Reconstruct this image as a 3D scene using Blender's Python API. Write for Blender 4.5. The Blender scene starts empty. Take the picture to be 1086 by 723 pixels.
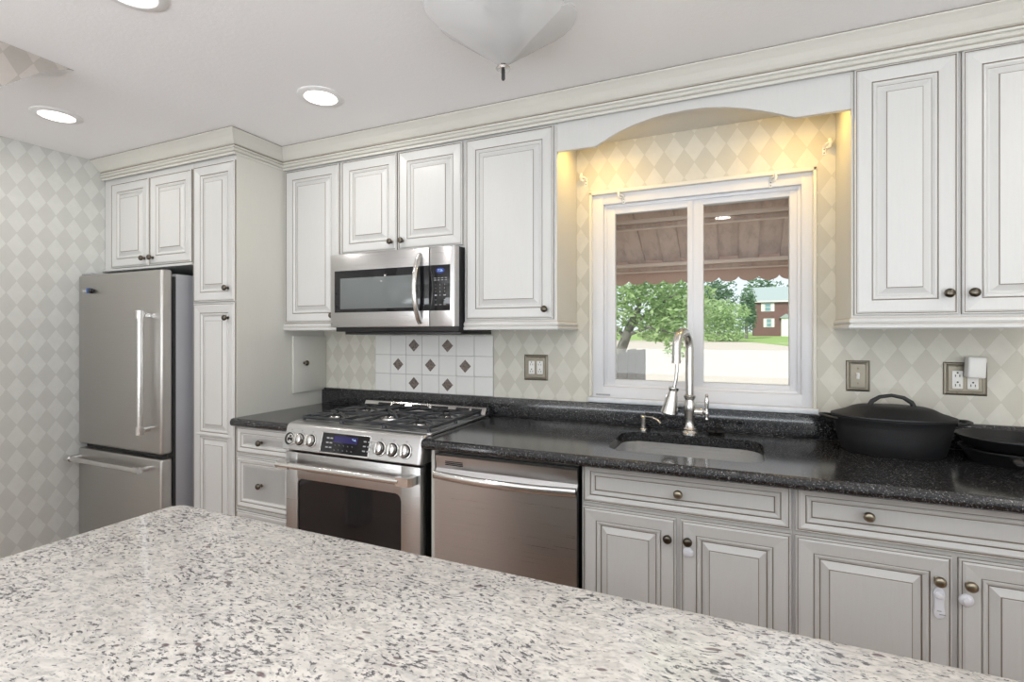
import bpy, bmesh, math, random
from mathutils import Vector, Matrix
R = math.radians
PI = math.pi
random.seed(7)
SC = bpy.context.scene
COL = SC.collection

# ------------------------------------------------------------------ camera, sky, sun, big lights, exposure
W_PX, F_PX, YAW, CY = 1086.0, 535.53, 0.4157, 353.47
cam = bpy.data.cameras.new('camera')
cam.sensor_width = 36.0
cam.lens = F_PX / W_PX * 36.0
cam.shift_y = (CY - 361.5) / W_PX
cam.clip_start = 0.02
cam.clip_end = 600
camo = bpy.data.objects.new('camera', cam)
COL.objects.link(camo)
camo.location = (0, 0, 1.353)
camo.rotation_euler = (PI / 2, 0, YAW)
SC.camera = camo

world = bpy.data.worlds.new('sky')
SC.world = world
world.use_nodes = True
wn = world.node_tree.nodes
wn['Background'].inputs[0].default_value = (0.86, 0.93, 1.0, 1)
wn['Background'].inputs[1].default_value = 1.15

def light(name, kind, loc, energy, color=(1, 1, 1), rot=(0, 0, 0), size=None, size_y=None, parent=None, spread=None):
    l = bpy.data.lights.new(name, kind)
    l.energy = energy
    l.color = color
    if kind == 'AREA':
        l.shape = 'RECTANGLE' if size_y else 'DISK'
        l.size = size
        if size_y:
            l.size_y = size_y
        if spread:
            l.spread = spread
    elif kind == 'POINT':
        l.shadow_soft_size = size
    elif kind == 'SUN':
        l.angle = size
    o = bpy.data.objects.new(name, l)
    COL.objects.link(o)
    o.location = loc
    o.rotation_euler = rot
    if parent:
        o.parent = parent
        o.location = Vector(loc) - parent.location
    return o

light('sun', 'SUN', (0, 0, 20), 3.4, (1, 0.95, 0.86), (R(42), R(-22), 0), R(0.6))
# added unseen fill lamps, aimed up so the ceiling brightens the room
light('rear_daylight', 'AREA', (-0.5, -2.3, 0.95), 152, (0.90, 0.955, 1.0), (R(164), 0, 0), 5.0, 1.2)
light('side_daylight', 'AREA', (2.3, -1.7, 1.2), 50, (0.90, 0.955, 1.0), (R(138), 0, R(90)), 2.2, 1.4)
DOWNLIGHT_W = 2.6
SC.view_settings.view_transform = 'Standard'
SC.view_settings.look = 'None'
SC.view_settings.exposure = 0.02
SC.view_settings.gamma = 1.0
SC.view_settings.use_curve_mapping = False
SC.cycles.use_denoising = True
SC.cycles.max_bounces = 10
SC.cycles.diffuse_bounces = 5
SC.cycles.sample_clamp_indirect = 6.0
SC.cycles.caustics_reflective = False
SC.cycles.caustics_refractive = False

# ------------------------------------------------------------------ materials
def mat(name, color, rough=0.5, metal=0.0, **kw):
    m = bpy.data.materials.new(name)
    m.use_nodes = True
    b = m.node_tree.nodes['Principled BSDF']
    b.inputs['Base Color'].default_value = (*color, 1)
    b.inputs['Roughness'].default_value = rough
    b.inputs['Metallic'].default_value = metal
    for k, v in kw.items():
        b.inputs[k].default_value = v
    return m

class NT:
    """tiny node-tree helper"""
    def __init__(self, m):
        self.t = m.node_tree
        self.b = m.node_tree.nodes.get('Principled BSDF')
    def n(self, typ, **ins):
        nd = self.t.nodes.new(typ)
        for k, v in ins.items():
            if k.startswith('_'):
                setattr(nd, k[1:], v)
        for k, v in ins.items():
            if not k.startswith('_'):
                key = int(k[1:]) if k[0] == 'i' and k[1:].isdigit() else k.replace('__', ' ')
                self.set(nd, key, v)
        return nd
    def set(self, nd, key, v):
        s = nd.inputs[key]
        if isinstance(v, bpy.types.NodeSocket):
            self.t.links.new(v, s)
        elif isinstance(v, bpy.types.Node):
            self.t.links.new(v.outputs[0], s)
        else:
            s.default_value = v
    def math(self, op, a, b=0.0):
        return self.n('ShaderNodeMath', _operation=op, i0=a, i1=b)
    def ramp(self, fac, stops):
        nd = self.n('ShaderNodeValToRGB')
        self.set(nd, 'Fac', fac)
        e = nd.color_ramp.elements
        while len(e) < len(stops):
            e.new(0.5)
        for el, (p, c) in zip(e, stops):
            el.position = p
            el.color = (*c, 1) if len(c) == 3 else c
        return nd
    def mix(self, fac, a, b):
        nd = self.n('ShaderNodeMix', _data_type='RGBA')
        for i, v in ((0, fac), (6, a), (7, b)):
            if isinstance(v, (tuple, list)):
                v = (*v, 1) if len(v) == 3 else v
            self.set(nd, i, v)
        return nd.outputs[2]
    def coords(self, scale=(1, 1, 1), rot=(0, 0, 0)):
        tc = self.n('ShaderNodeTexCoord')
        mp = self.n('ShaderNodeMapping')
        self.set(mp, 'Vector', tc.outputs['Object'])
        mp.inputs['Scale'].default_value = scale
        mp.inputs['Rotation'].default_value = rot
        return mp.outputs[0]
    def noise(self, vec, scale, detail=3, rough=0.55):
        nd = self.n('ShaderNodeTexNoise')
        self.set(nd, 'Vector', vec)
        nd.inputs['Scale'].default_value = scale
        nd.inputs['Detail'].default_value = detail
        nd.inputs['Roughness'].default_value = rough
        return nd.outputs[0]
    def bump(self, h, strength, dist=0.002):
        nd = self.n('ShaderNodeBump')
        nd.inputs['Strength'].default_value = strength
        nd.inputs['Distance'].default_value = dist
        self.set(nd, 'Height', h)
        self.set(self.b, 'Normal', nd.outputs[0])

def wallpaper(name, horiz, h0, hp, z0, zp, light_c, dark_c):
    m = mat(name, light_c, 0.62)
    t = NT(m)
    tc = t.n('ShaderNodeTexCoord')
    sp = t.n('ShaderNodeSeparateXYZ')
    t.set(sp, 0, tc.outputs['Object'])
    def tri(out, o, p):
        q = t.math('DIVIDE', t.math('SUBTRACT', out, o - p / 2 - 50 * p), p)
        return t.math('ABSOLUTE', t.math('SUBTRACT', t.math('FRACT', q), 0.5))
    d = t.math('ADD', tri(sp.outputs[horiz], h0, hp), tri(sp.outputs[2], z0, zp))
    n1 = t.noise(tc.outputs['Object'], 55, 5, 0.7)
    d2 = t.math('ADD', d, t.math('MULTIPLY', t.math('SUBTRACT', n1, 0.5), 0.05))
    k = t.ramp(d2, [(0.475, (0, 0, 0)), (0.505, (1, 1, 1))])
    line = t.ramp(t.math('ABSOLUTE', t.math('SUBTRACT', d2, 0.5)), [(0.0, (1, 1, 1)), (0.018, (0, 0, 0))])
    c = t.mix(k, light_c, dark_c)
    c = t.mix(t.math('MULTIPLY', line, 0.25), c, tuple(x * 0.72 for x in dark_c))
    n2 = t.noise(tc.outputs['Object'], 16, 4, 0.65)
    c = t.mix(t.ramp(n2, [(0.35, (0.0,) * 3), (0.75, (0.30,) * 3)]), c, tuple(x * 0.86 for x in dark_c))
    t.set(t.b, 'Base Color', c)
    t.bump(t.noise(tc.outputs['Object'], 400, 2), 0.15, 0.001)
    return m

M = {}
M['paper_left'] = wallpaper('diamond_wallpaper_left', 1, 1.419, 0.0865, 2.222, 0.130, (0.70, 0.71, 0.68), (0.605, 0.61, 0.58))
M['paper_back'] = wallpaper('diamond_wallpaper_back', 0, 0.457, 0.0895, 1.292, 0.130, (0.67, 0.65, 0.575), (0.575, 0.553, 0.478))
M['paper_header'] = wallpaper('diamond_wallpaper_header', 1, 0.92, 0.0865, 2.30, 0.130, (0.53, 0.49, 0.45), (0.43, 0.395, 0.36))  # darker than the other papers: the header's shade is put into its colours

m = mat('ceiling_plaster', (0.90, 0.90, 0.91), 0.85)
t = NT(m)
t.bump(t.noise(t.coords(), 60, 6, 0.7), 0.25, 0.004)
M['ceiling'] = m
M['plain_wall'] = mat('cream_wall_paint', (0.80, 0.79, 0.75), 0.8)

m = mat('floor_wood', (0.4, 0.26, 0.19), 0.35)
t = NT(m)
br = t.n('ShaderNodeTexBrick')
t.set(br, 'Vector', t.coords())
for k, v in (('Scale', 1.0), ('Brick Width', 1.1), ('Row Height', 0.083), ('Mortar Size', 0.002)):
    br.inputs[k].default_value = v
br.inputs['Color1'].default_value = (0.44, 0.29, 0.215, 1)
br.inputs['Color2'].default_value = (0.36, 0.23, 0.17, 1)
br.inputs['Mortar'].default_value = (0.16, 0.09, 0.06, 1)
t.set(t.b, 'Base Color', br.outputs[0])
M['floor'] = m

def paint(name, c, rough=0.34):
    m = mat(name, c, rough)
    t = NT(m)
    v = t.coords((30, 30, 2.0))
    n = t.noise(v, 6, 5, 0.7)
    t.set(t.b, 'Base Color', t.mix(t.ramp(n, [(0.45, (0,) * 3), (0.8, (0.35,) * 3)]), c, tuple(x * 0.9 for x in c)))
    return m
M['paint'] = paint('antique_white_paint', (0.62, 0.617, 0.603))
M['glaze'] = mat('brown_glaze', (0.24, 0.20, 0.155), 0.5)
M['glaze_soft'] = mat('light_brown_glaze', (0.50, 0.45, 0.38), 0.45)
M['cream'] = paint('cream_cabinet_side', (0.64, 0.63, 0.58), 0.42)
M['toe'] = mat('toe_kick', (0.15, 0.13, 0.11), 0.6)

def steel(name, c, rough, axis=0, amt=0.08):
    m = mat(name, c, rough, 1.0)
    t = NT(m)
    sc = [260, 260, 260]
    sc[axis] = 3
    n = t.noise(t.coords(tuple(sc)), 1.0, 3, 0.6)
    t.set(t.b, 'Roughness', t.math('ADD', t.math('MULTIPLY', n, amt * 2), rough - amt))
    t.set(t.b, 'Base Color', t.mix(n, tuple(x * 0.90 for x in c), tuple(min(1, x * 1.08) for x in c)))
    return m
M['steel'] = steel('brushed_steel', (0.56, 0.555, 0.555), 0.30)
M['steel_v'] = steel('brushed_steel_fridge', (0.50, 0.485, 0.465), 0.36, 0)
M['steel_bright'] = mat('polished_steel', (0.74, 0.73, 0.72), 0.20, 1.0)
M['sink_steel'] = steel('sink_steel', (0.70, 0.71, 0.72), 0.30)
M['nickel'] = mat('brushed_nickel', (0.66, 0.65, 0.63), 0.26, 1.0)
M['gray_metal'] = mat('gray_painted_metal', (0.36, 0.365, 0.39), 0.45, 0.2)
M['black_plastic'] = mat('black_plastic', (0.012, 0.012, 0.013), 0.35)
M['black_glass'] = mat('black_glass', (0.008, 0.008, 0.010), 0.06)
M['mesh_glass'] = mat('gray_mesh_glass', (0.15, 0.165, 0.165), 0.12)
M['iron'] = mat('cast_iron', (0.009, 0.009, 0.010), 0.5)
t = NT(M['iron'])
t.bump(t.noise(t.coords(), 240, 3), 0.35, 0.001)
M['grate'] = mat('enamel_grate', (0.022, 0.024, 0.028), 0.28)
M['bronze'] = mat('dark_bronze', (0.12, 0.105, 0.085), 0.28, 1.0)
M['pewter'] = mat('aged_pewter', (0.34, 0.30, 0.23), 0.30, 1.0)
M['plate'] = mat('antique_brass_plate', (0.21, 0.19, 0.15), 0.42, 1.0)
M['plate_edge'] = mat('dark_plate_edge', (0.16, 0.14, 0.11), 0.45, 0.8)
M['white_plastic'] = mat('white_plastic', (0.80, 0.79, 0.76), 0.35)
M['latch'] = mat('milky_latch_plastic', (0.80, 0.81, 0.86), 0.3)
M['slot'] = mat('dark_slot', (0.02, 0.02, 0.02), 0.6)
M['vinyl'] = mat('white_vinyl', (0.69, 0.695, 0.72), 0.35)
M['casing'] = mat('cream_casing', (0.74, 0.71, 0.63), 0.45)
m = mat('marble_sill', (0.80, 0.81, 0.83), 0.25)
t = NT(m)
t.set(t.b, 'Base Color', t.mix(t.ramp(t.noise(t.coords((1, 1, 1)), 9, 6, 0.7), [(0.4, (0,) * 3), (0.75, (0.6,) * 3)]), (0.74, 0.76, 0.79), (0.54, 0.57, 0.62)))
M['marble'] = m
M['tile'] = mat('white_glazed_tile', (0.76, 0.755, 0.73), 0.18)
M['grout'] = mat('gray_grout', (0.50, 0.485, 0.46), 0.8)
m = mat('brown_accent_tile', (0.12, 0.09, 0.075), 0.35)
t = NT(m)
t.set(t.b, 'Base Color', t.ramp(t.noise(t.coords(), 160, 3, 0.7), [(0.35, (0.05, 0.035, 0.03)), (0.65, (0.26, 0.21, 0.18))]))
M['accent'] = m
M['warm_lamp'] = mat('downlight_lens', (1, 1, 1), 0.5, 0, **{'Emission Color': (1, 0.97, 0.92, 1), 'Emission Strength': 3.5})
M['white_trim'] = mat('white_trim_ring', (0.82, 0.82, 0.82), 0.4)
M['blue_display'] = mat('blue_display', (0.0, 0.0, 0.02), 0.2, 0, **{'Emission Color': (0.02, 0.06, 0.45, 1), 'Emission Strength': 0.5})
M['dim_display'] = mat('dim_violet_display', (0.01, 0.008, 0.05), 0.15, 0, **{'Emission Color': (0.07, 0.05, 0.32, 1), 'Emission Strength': 0.16})
M['digit'] = mat('pale_blue_digits', (0.0, 0.0, 0.0), 0.4, 0, **{'Emission Color': (0.45, 0.7, 1.0, 1), 'Emission Strength': 1.2})
M['key'] = mat('gray_key_print', (0.36, 0.36, 0.37), 0.5)
M['badge_blue'] = mat('blue_magnet', (0.02, 0.09, 0.30), 0.35)

m = mat('black_granite', (0.015, 0.015, 0.016), 0.13)
t = NT(m)
v = t.coords()
n = t.ramp(t.noise(v, 210, 3, 0.75), [(0.50, (0.006, 0.006, 0.007)), (0.60, (0.05, 0.05, 0.052)), (0.68, (0.36, 0.35, 0.34))])
n2 = t.ramp(t.noise(v, 90, 4, 0.7), [(0.45, (0.0,) * 3), (0.75, (0.4,) * 3)])
t.set(t.b, 'Base Color', t.mix(n2, n.outputs[0], (0.055, 0.055, 0.058)))
m.node_tree.nodes['Principled BSDF'].inputs['Specular IOR Level'].default_value = 0.6
M['black_granite'] = m

m = mat('white_granite', (0.75, 0.70, 0.64), 0.16)
t = NT(m)
tc0 = t.n('ShaderNodeTexCoord')
dv = t.n('ShaderNodeTexNoise')
t.set(dv, 'Vector', tc0.outputs['Object'])
dv.inputs['Scale'].default_value = 9
dv.inputs['Detail'].default_value = 3
sub = t.n('ShaderNodeVectorMath', _operation='SUBTRACT', i0=dv.outputs[1], i1=(0.5, 0.5, 0.5))
mul = t.n('ShaderNodeVectorMath', _operation='SCALE', i0=sub)
mul.inputs['Scale'].default_value = 0.05
add = t.n('ShaderNodeVectorMath', _operation='ADD', i0=tc0.outputs['Object'], i1=mul)
mp = t.n('ShaderNodeMapping')
t.set(mp, 'Vector', add)
mp.inputs['Rotation'].default_value = (0, 0, R(-84))
mp.inputs['Scale'].default_value = (1.0, 2.3, 1.0)
v = mp.outputs[0]
base = t.mix(t.ramp(t.noise(v, 24, 5, 0.65), [(0.42, (0,) * 3), (0.60, (1,) * 3)]), (0.85, 0.81, 0.76), (0.68, 0.645, 0.61))
base = t.mix(t.ramp(t.noise(v, 75, 3, 0.6), [(0.49, (0,) * 3), (0.62, (0.65,) * 3)]), base, (0.44, 0.42, 0.405))
clus = t.noise(tc0.outputs['Object'], 7, 3, 0.6)
sp = t.noise(v, 85, 4, 0.62)
spd = t.math('ADD', sp, t.math('MULTIPLY', t.math('SUBTRACT', clus, 0.5), 0.28))
base = t.mix(t.ramp(spd, [(0.562, (0,) * 3), (0.615, (0.9,) * 3)]), base, (0.085, 0.08, 0.088))
vo = t.n('ShaderNodeTexVoronoi')
t.set(vo, 'Vector', v)
vo.inputs['Scale'].default_value = 26
rnd = t.n('ShaderNodeSeparateColor')
t.set(rnd, 0, vo.outputs['Color'])
pick = t.math('LESS_THAN', rnd.outputs[0], 0.14)
spot = t.math('MULTIPLY', pick, t.ramp(vo.outputs['Distance'], [(0.16, (1,) * 3), (0.24, (0,) * 3)]))
base = t.mix(t.math('MULTIPLY', spot, 0.85), base, (0.15, 0.10, 0.10))
t.set(t.b, 'Base Color', base)
M['white_granite'] = m

def glassmat(name, tint=(1, 1, 1)):
    m = bpy.data.materials.new(name)
    m.use_nodes = True
    t = NT(m)
    t.t.nodes.remove(t.b)
    tr = t.n('ShaderNodeBsdfTransparent')
    tr.inputs[0].default_value = (*tint, 1)
    gl = t.n('ShaderNodeBsdfGlossy')
    gl.inputs['Roughness'].default_value = 0.02
    fr = t.n('ShaderNodeFresnel')
    fr.inputs[0].default_value = 1.45
    mx = t.n('ShaderNodeMixShader')
    t.set(mx, 0, t.math('MULTIPLY', fr, 0.45))
    t.set(mx, 1, tr)
    t.set(mx, 2, gl)
    t.t.links.new(mx.outputs[0], t.t.nodes['Material Output'].inputs[0])
    return m
M['glass'] = glassmat('window_glass', (0.97, 0.99, 0.98))
m = mat('frosted_glass', (0.86, 0.86, 0.86), 0.25)
t = NT(m)
tl = t.n('ShaderNodeBsdfTranslucent')
tl.inputs[0].default_value = (0.9, 0.9, 0.9, 1)
tp = t.n('ShaderNodeBsdfTransparent')
mx = t.n('ShaderNodeMixShader')
mx.inputs[0].default_value = 0.5
t.set(mx, 1, t.b.outputs[0])
t.set(mx, 2, tl.outputs[0])
mx2 = t.n('ShaderNodeMixShader')
mx2.inputs[0].default_value = 0.48
t.set(mx2, 1, mx.outputs[0])
t.set(mx2, 2, tp.outputs[0])
t.t.links.new(mx2.outputs[0], t.t.nodes['Material Output'].inputs[0])
M['frosted'] = m

# outdoors
M['concrete'] = mat('pale_parking_lot', (0.56, 0.49, 0.425), 0.9)
m = mat('lawn_grass', (0.25, 0.36, 0.10), 0.9)
t = NT(m)
t.set(t.b, 'Base Color', t.mix(t.noise(t.coords(), 0.6, 5), (0.34, 0.46, 0.14), (0.20, 0.32, 0.08)))
M['grass'] = m
def leafmat(name, a, b):
    m = mat(name, a, 0.6)
    t = NT(m)
    g = t.n('ShaderNodeNewGeometry')
    c = t.mix(g.outputs['Random Per Island'], a, b)
    t.set(t.b, 'Base Color', c)
    tl = t.n('ShaderNodeBsdfTranslucent')
    t.set(tl, 0, c)
    mx = t.n('ShaderNodeMixShader')
    mx.inputs[0].default_value = 0.4
    t.set(mx, 1, t.b.outputs[0])
    t.set(mx, 2, tl.outputs[0])
    t.t.links.new(mx.outputs[0], t.t.nodes['Material Output'].inputs[0])
    return m
M['leaf'] = leafmat('tree_leaf', (0.20, 0.34, 0.10), (0.52, 0.66, 0.34))
M['leaf_light'] = leafmat('light_green_leaf', (0.26, 0.40, 0.14), (0.58, 0.72, 0.42))
M['leaf_dark'] = leafmat('dark_green_leaf', (0.10, 0.20, 0.10), (0.24, 0.38, 0.22))
M['bark'] = mat('gray_bark', (0.20, 0.19, 0.17), 0.9)
m = mat('red_brick', (0.25, 0.09, 0.07), 0.9)
t = NT(m)
br = t.n('ShaderNodeTexBrick')
tcx = t.n('ShaderNodeTexCoord')
sx = t.n('ShaderNodeSeparateXYZ')
t.set(sx, 0, tcx.outputs['Object'])
cb = t.n('ShaderNodeCombineXYZ')
t.set(cb, 0, sx.outputs[0])
t.set(cb, 1, sx.outputs[2])
t.set(br, 'Vector', cb.outputs[0])
for k, vv in (('Scale', 1.0), ('Brick Width', 0.45), ('Row Height', 0.16), ('Mortar Size', 0.02)):
    br.inputs[k].default_value = vv
br.inputs['Color1'].default_value = (0.20, 0.095, 0.088, 1)
br.inputs['Color2'].default_value = (0.14, 0.066, 0.062, 1)
br.inputs['Mortar'].default_value = (0.25, 0.16, 0.14, 1)
t.set(t.b, 'Base Color', br.outputs[0])
M['brick'] = m
M['roof'] = mat('gray_shingles', (0.36, 0.42, 0.42), 0.9)
M['white_wood'] = mat('white_painted_wood', (0.82, 0.82, 0.80), 0.6)
M['far_pane'] = mat('far_window_pane', (0.22, 0.36, 0.42), 0.1)
m = mat('gray_fence_wood', (0.30, 0.28, 0.27), 0.9)
t = NT(m)
t.set(t.b, 'Base Color', t.mix(t.noise(t.coords((40, 40, 2)), 3, 4), (0.17, 0.155, 0.15), (0.10, 0.095, 0.092)))
M['fence'] = m
m = mat('brown_awning_metal', (0.36, 0.22, 0.16), 0.5)
t = NT(m)
t.set(t.b, 'Base Color', t.mix(t.ramp(t.noise(t.coords((3, 1, 1)), 8, 5, 0.7), [(0.45, (0,) * 3), (0.75, (1,) * 3)]), (0.60, 0.43, 0.35), (0.42, 0.29, 0.23)))
M['awning'] = m
M['awning_edge'] = mat('awning_valance_metal', (0.58, 0.36, 0.28), 0.5)
M['awning_bar'] = mat('awning_bar_metal', (0.72, 0.56, 0.47), 0.45)

# ------------------------------------------------------------------ mesh building
class MB:
    def __init__(self):
        self.bm = bmesh.new()
    def poly(self, pts, mi=0, smooth=False):
        try:
            f = self.bm.faces.new([self.bm.verts.new(p) for p in pts])
        except ValueError:
            return
        f.material_index = mi
        f.smooth = smooth
        return f
    def grid(self, rows, mi=0, smooth=True, close_u=False, close_v=False):
        vs = [[self.bm.verts.new(p) for p in r] for r in rows]
        nr, nc = len(vs), len(vs[0])
        for i in range(nr if close_u else nr - 1):
            for j in range(nc if close_v else nc - 1):
                a, b, c, d = vs[i][j], vs[i][(j + 1) % nc], vs[(i + 1) % nr][(j + 1) % nc], vs[(i + 1) % nr][j]
                try:
                    f = self.bm.faces.new((a, b, c, d))
                    f.material_index = mi
                    f.smooth = smooth
                except ValueError:
                    pass
        return vs
    def cap(self, vs, mi=0):
        try:
            f = self.bm.faces.new(vs)
            f.material_index = mi
        except ValueError:
            pass
    def box(self, x0, x1, y0, y1, z0, z1, r=0.0, mi=0, seg=2, M4=None):
        b = bmesh.new()
        bmesh.ops.create_cube(b, size=1)
        for v in b.verts:
            v.co = Vector(((x0 + x1) / 2 + v.co.x * (x1 - x0), (y0 + y1) / 2 + v.co.y * (y1 - y0), (z0 + z1) / 2 + v.co.z * (z1 - z0)))
        if r > 0:
            bmesh.ops.bevel(b, geom=list(b.edges), offset=r, segments=seg, profile=0.5, affect='EDGES')
        self.merge(b, mi, M4, smooth=r > 0)
        return self
    def merge(self, b, mi=0, M4=None, smooth=False):
        mp = {}
        for v in b.verts:
            mp[v] = self.bm.verts.new(M4 @ v.co if M4 else v.co)
        for f in b.faces:
            nf = self.bm.faces.new([mp[v] for v in f.verts])
            nf.material_index = mi
            nf.smooth = smooth
        b.free()
    def prism(self, poly, axis, a0, a1, mi=0, smooth=False):
        def P(p, a):
            if axis == 'X': return (a, p[0], p[1])
            if axis == 'Y': return (p[0], a, p[1])
            return (p[0], p[1], a)
        A = [self.bm.verts.new(P(p, a0)) for p in poly]
        B = [self.bm.verts.new(P(p, a1)) for p in poly]
        n = len(poly)
        for i in range(n):
            f = self.bm.faces.new((A[i], A[(i + 1) % n], B[(i + 1) % n], B[i]))
            f.material_index = mi
            f.smooth = smooth
        self.cap(A, mi)
        self.cap(B[::-1], mi)
        return self
    def lathe(self, prof, c, axis='Z', seg=24, sx=1.0, sy=1.0, mi=0, cap0=True, cap1=True):
        rows = []
        for r, h in prof:
            row = []
            for k in range(seg):
                a = 2 * PI * k / seg
                p, q = r * math.cos(a) * sx, r * math.sin(a) * sy
                if axis == 'Z': row.append((c[0] + p, c[1] + q, c[2] + h))
                elif axis == '-Y': row.append((c[0] + p, c[1] - h, c[2] + q))
                elif axis == 'X': row.append((c[0] + h, c[1] + p, c[2] + q))
                elif axis == '-Z': row.append((c[0] + p, c[1] - q, c[2] - h))
            rows.append(row)
        vs = self.grid(rows, mi, True, False, True)
        if cap0: self.cap(vs[0][::-1], mi)
        if cap1: self.cap(vs[-1], mi)
        return self
    def tube(self, pts, r, seg=12, mi=0, flat=1.0):
        pts = [Vector(p) for p in pts]
        rs = r if isinstance(r, (list, tuple)) else [r] * len(pts)
        rows = []
        up = None
        for i, p in enumerate(pts):
            d = (pts[min(i + 1, len(pts) - 1)] - pts[max(i - 1, 0)]).normalized()
            if up is None:
                up = Vector((0, 0, 1)) if abs(d.z) < 0.9 else Vector((1, 0, 0))
            s = d.cross(up).normalized()
            up = s.cross(d).normalized()
            rows.append([p + (s * math.cos(2 * PI * k / seg) + up * math.sin(2 * PI * k / seg) * flat) * rs[i] for k in range(seg)])
        vs = self.grid(rows, mi, True, False, True)
        self.cap(vs[0][::-1], mi)
        self.cap(vs[-1], mi)
        return self
    def sweep(self, path, prof, mats=None, closed_ends=True):
        """profile (out, z) along a plan path; 'out' goes to the right-hand side of travel"""
        P = [Vector(p) for p in path]
        rows = []
        for i, p in enumerate(P):
            ns = []
            if i > 0:
                d = (P[i] - P[i - 1]).normalized(); ns.append(Vector((d.y, -d.x)))
            if i < len(P) - 1:
                d = (P[i + 1] - P[i]).normalized(); ns.append(Vector((d.y, -d.x)))
            if len(ns) == 2:
                n = (ns[0] + ns[1]).normalized()
                n = n / max(0.2, n.dot(ns[0]))
            else:
                n = ns[0]
            rows.append([(p.x + n.x * o, p.y + n.y * o, z) for o, z in prof])
        for j in range(len(prof) - 1):
            for i in range(len(rows) - 1):
                self.poly([rows[i][j], rows[i + 1][j], rows[i + 1][j + 1], rows[i][j + 1]], mats[j] if mats else 0)
        if closed_ends:
            self.poly(rows[0]); self.poly(rows[-1][::-1])
        return self
    def door(self, o, U, w, h, N, rings, lo=0.0, hi=0.0):
        """nested rectangle rings: (inset, depth along N, material of the strip that leads to it)"""
        o, U, N = Vector(o), Vector(U), Vector(N)
        V = Vector((0, 0, 1))
        prev = None
        for ins, d, mi in rings:
            il, ih = max(0.0, ins - lo), max(0.0, ins - hi)
            c = [o + U * a + V * b + N * d for a, b in ((ins, il), (w - ins, il), (w - ins, h - ih), (ins, h - ih))]
            if prev:
                for k in range(4):
                    self.poly([prev[k], prev[(k + 1) % 4], c[(k + 1) % 4], c[k]], mi)
            prev = c
        self.poly(prev, rings[-1][2] if len(rings[-1]) < 4 else rings[-1][3])
        self.poly([o, o + V * h, o + U * w + V * h, o + U * w])
        return self
    def build(self, name, mats, parent=None, sharp=40, origin=None):
        if not isinstance(mats, (list, tuple)):
            mats = [mats]
        bm = self.bm
        bmesh.ops.remove_doubles(bm, verts=list(bm.verts), dist=1e-5)
        bmesh.ops.recalc_face_normals(bm, faces=list(bm.faces))
        if parent is not None:
            q = parent
            off = Vector((0, 0, 0))
            while q is not None:
                off += q.location
                q = q.parent
        elif origin is not None:
            off = Vector(origin)
        else:
            xs = [v.co for v in bm.verts]
            off = Vector(((min(c.x for c in xs) + max(c.x for c in xs)) / 2, (min(c.y for c in xs) + max(c.y for c in xs)) / 2, min(c.z for c in xs)))
        for v in bm.verts:
            v.co -= off
        me = bpy.data.meshes.new(name)
        bm.to_mesh(me)
        bm.free()
        for mm in mats:
            me.materials.append(mm)
        if sharp is not None and any(p.use_smooth for p in me.polygons):
            me.set_sharp_from_angle(angle=R(sharp))
        ob = bpy.data.objects.new(name, me)
        COL.objects.link(ob)
        if parent is not None:
            ob.parent = parent
        else:
            ob.location = off
        return ob

def tag(o, label, cat, group=None, kind=None):
    if label: o['label'] = label
    if cat: o['category'] = cat
    if group: o['group'] = group
    if kind: o['kind'] = kind
    return o
def thing(name, loc, label, cat, group=None):
    o = bpy.data.objects.new(name, None)
    o.empty_display_size = 0.05
    COL.objects.link(o)
    o.location = loc
    return tag(o, label, cat, group)
def structure(o, label=None):
    o['kind'] = 'structure'
    if label: o['label'] = label
    return o
def copy_tree(o, parent=None):
    c = o.copy()
    COL.objects.link(c)
    if parent: c.parent = parent
    for ch in list(o.children):
        copy_tree(ch, c)
    return c
def text(name, s, size, m, loc, parent, depth=0.0004, align='CENTER', tilt=0.0):
    cu = bpy.data.curves.new(name, 'FONT')
    cu.body = s
    cu.size = size
    cu.align_x = align
    cu.align_y = 'CENTER'
    cu.extrude = depth
    tmp = bpy.data.objects.new(name + '_tmp', cu)
    COL.objects.link(tmp)
    bpy.context.view_layer.update()
    me = bpy.data.meshes.new_from_object(tmp.evaluated_get(bpy.context.evaluated_depsgraph_get()))
    bpy.data.objects.remove(tmp)
    bpy.data.curves.remove(cu)
    me.transform(Matrix.Translation(Vector(loc)) @ Matrix.Rotation(PI / 2 - tilt, 4, 'X'))
    q = parent
    off = Vector((0, 0, 0))
    while q is not None:
        off += q.location
        q = q.parent
    me.transform(Matrix.Translation(-off))
    me.name = name
    me.materials.clear()
    me.materials.append(m)
    o = bpy.data.objects.new(name, me)
    COL.objects.link(o)
    o.parent = parent
    return o

# ------------------------------------------------------------------ key planes (metres; y grows towards the window wall)
WALL_Y, UP_Y, BASE_Y, LEFT_X, CEIL = 2.451, 2.135, 1.826, -3.56, 2.40
PAN_X = -2.388                      # right side of the tall pantry cabinet
RIGHT_X, REAR_Y = 2.6, -3.0
NX, NY = (1, 0, 0), (0, -1, 0)

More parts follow.
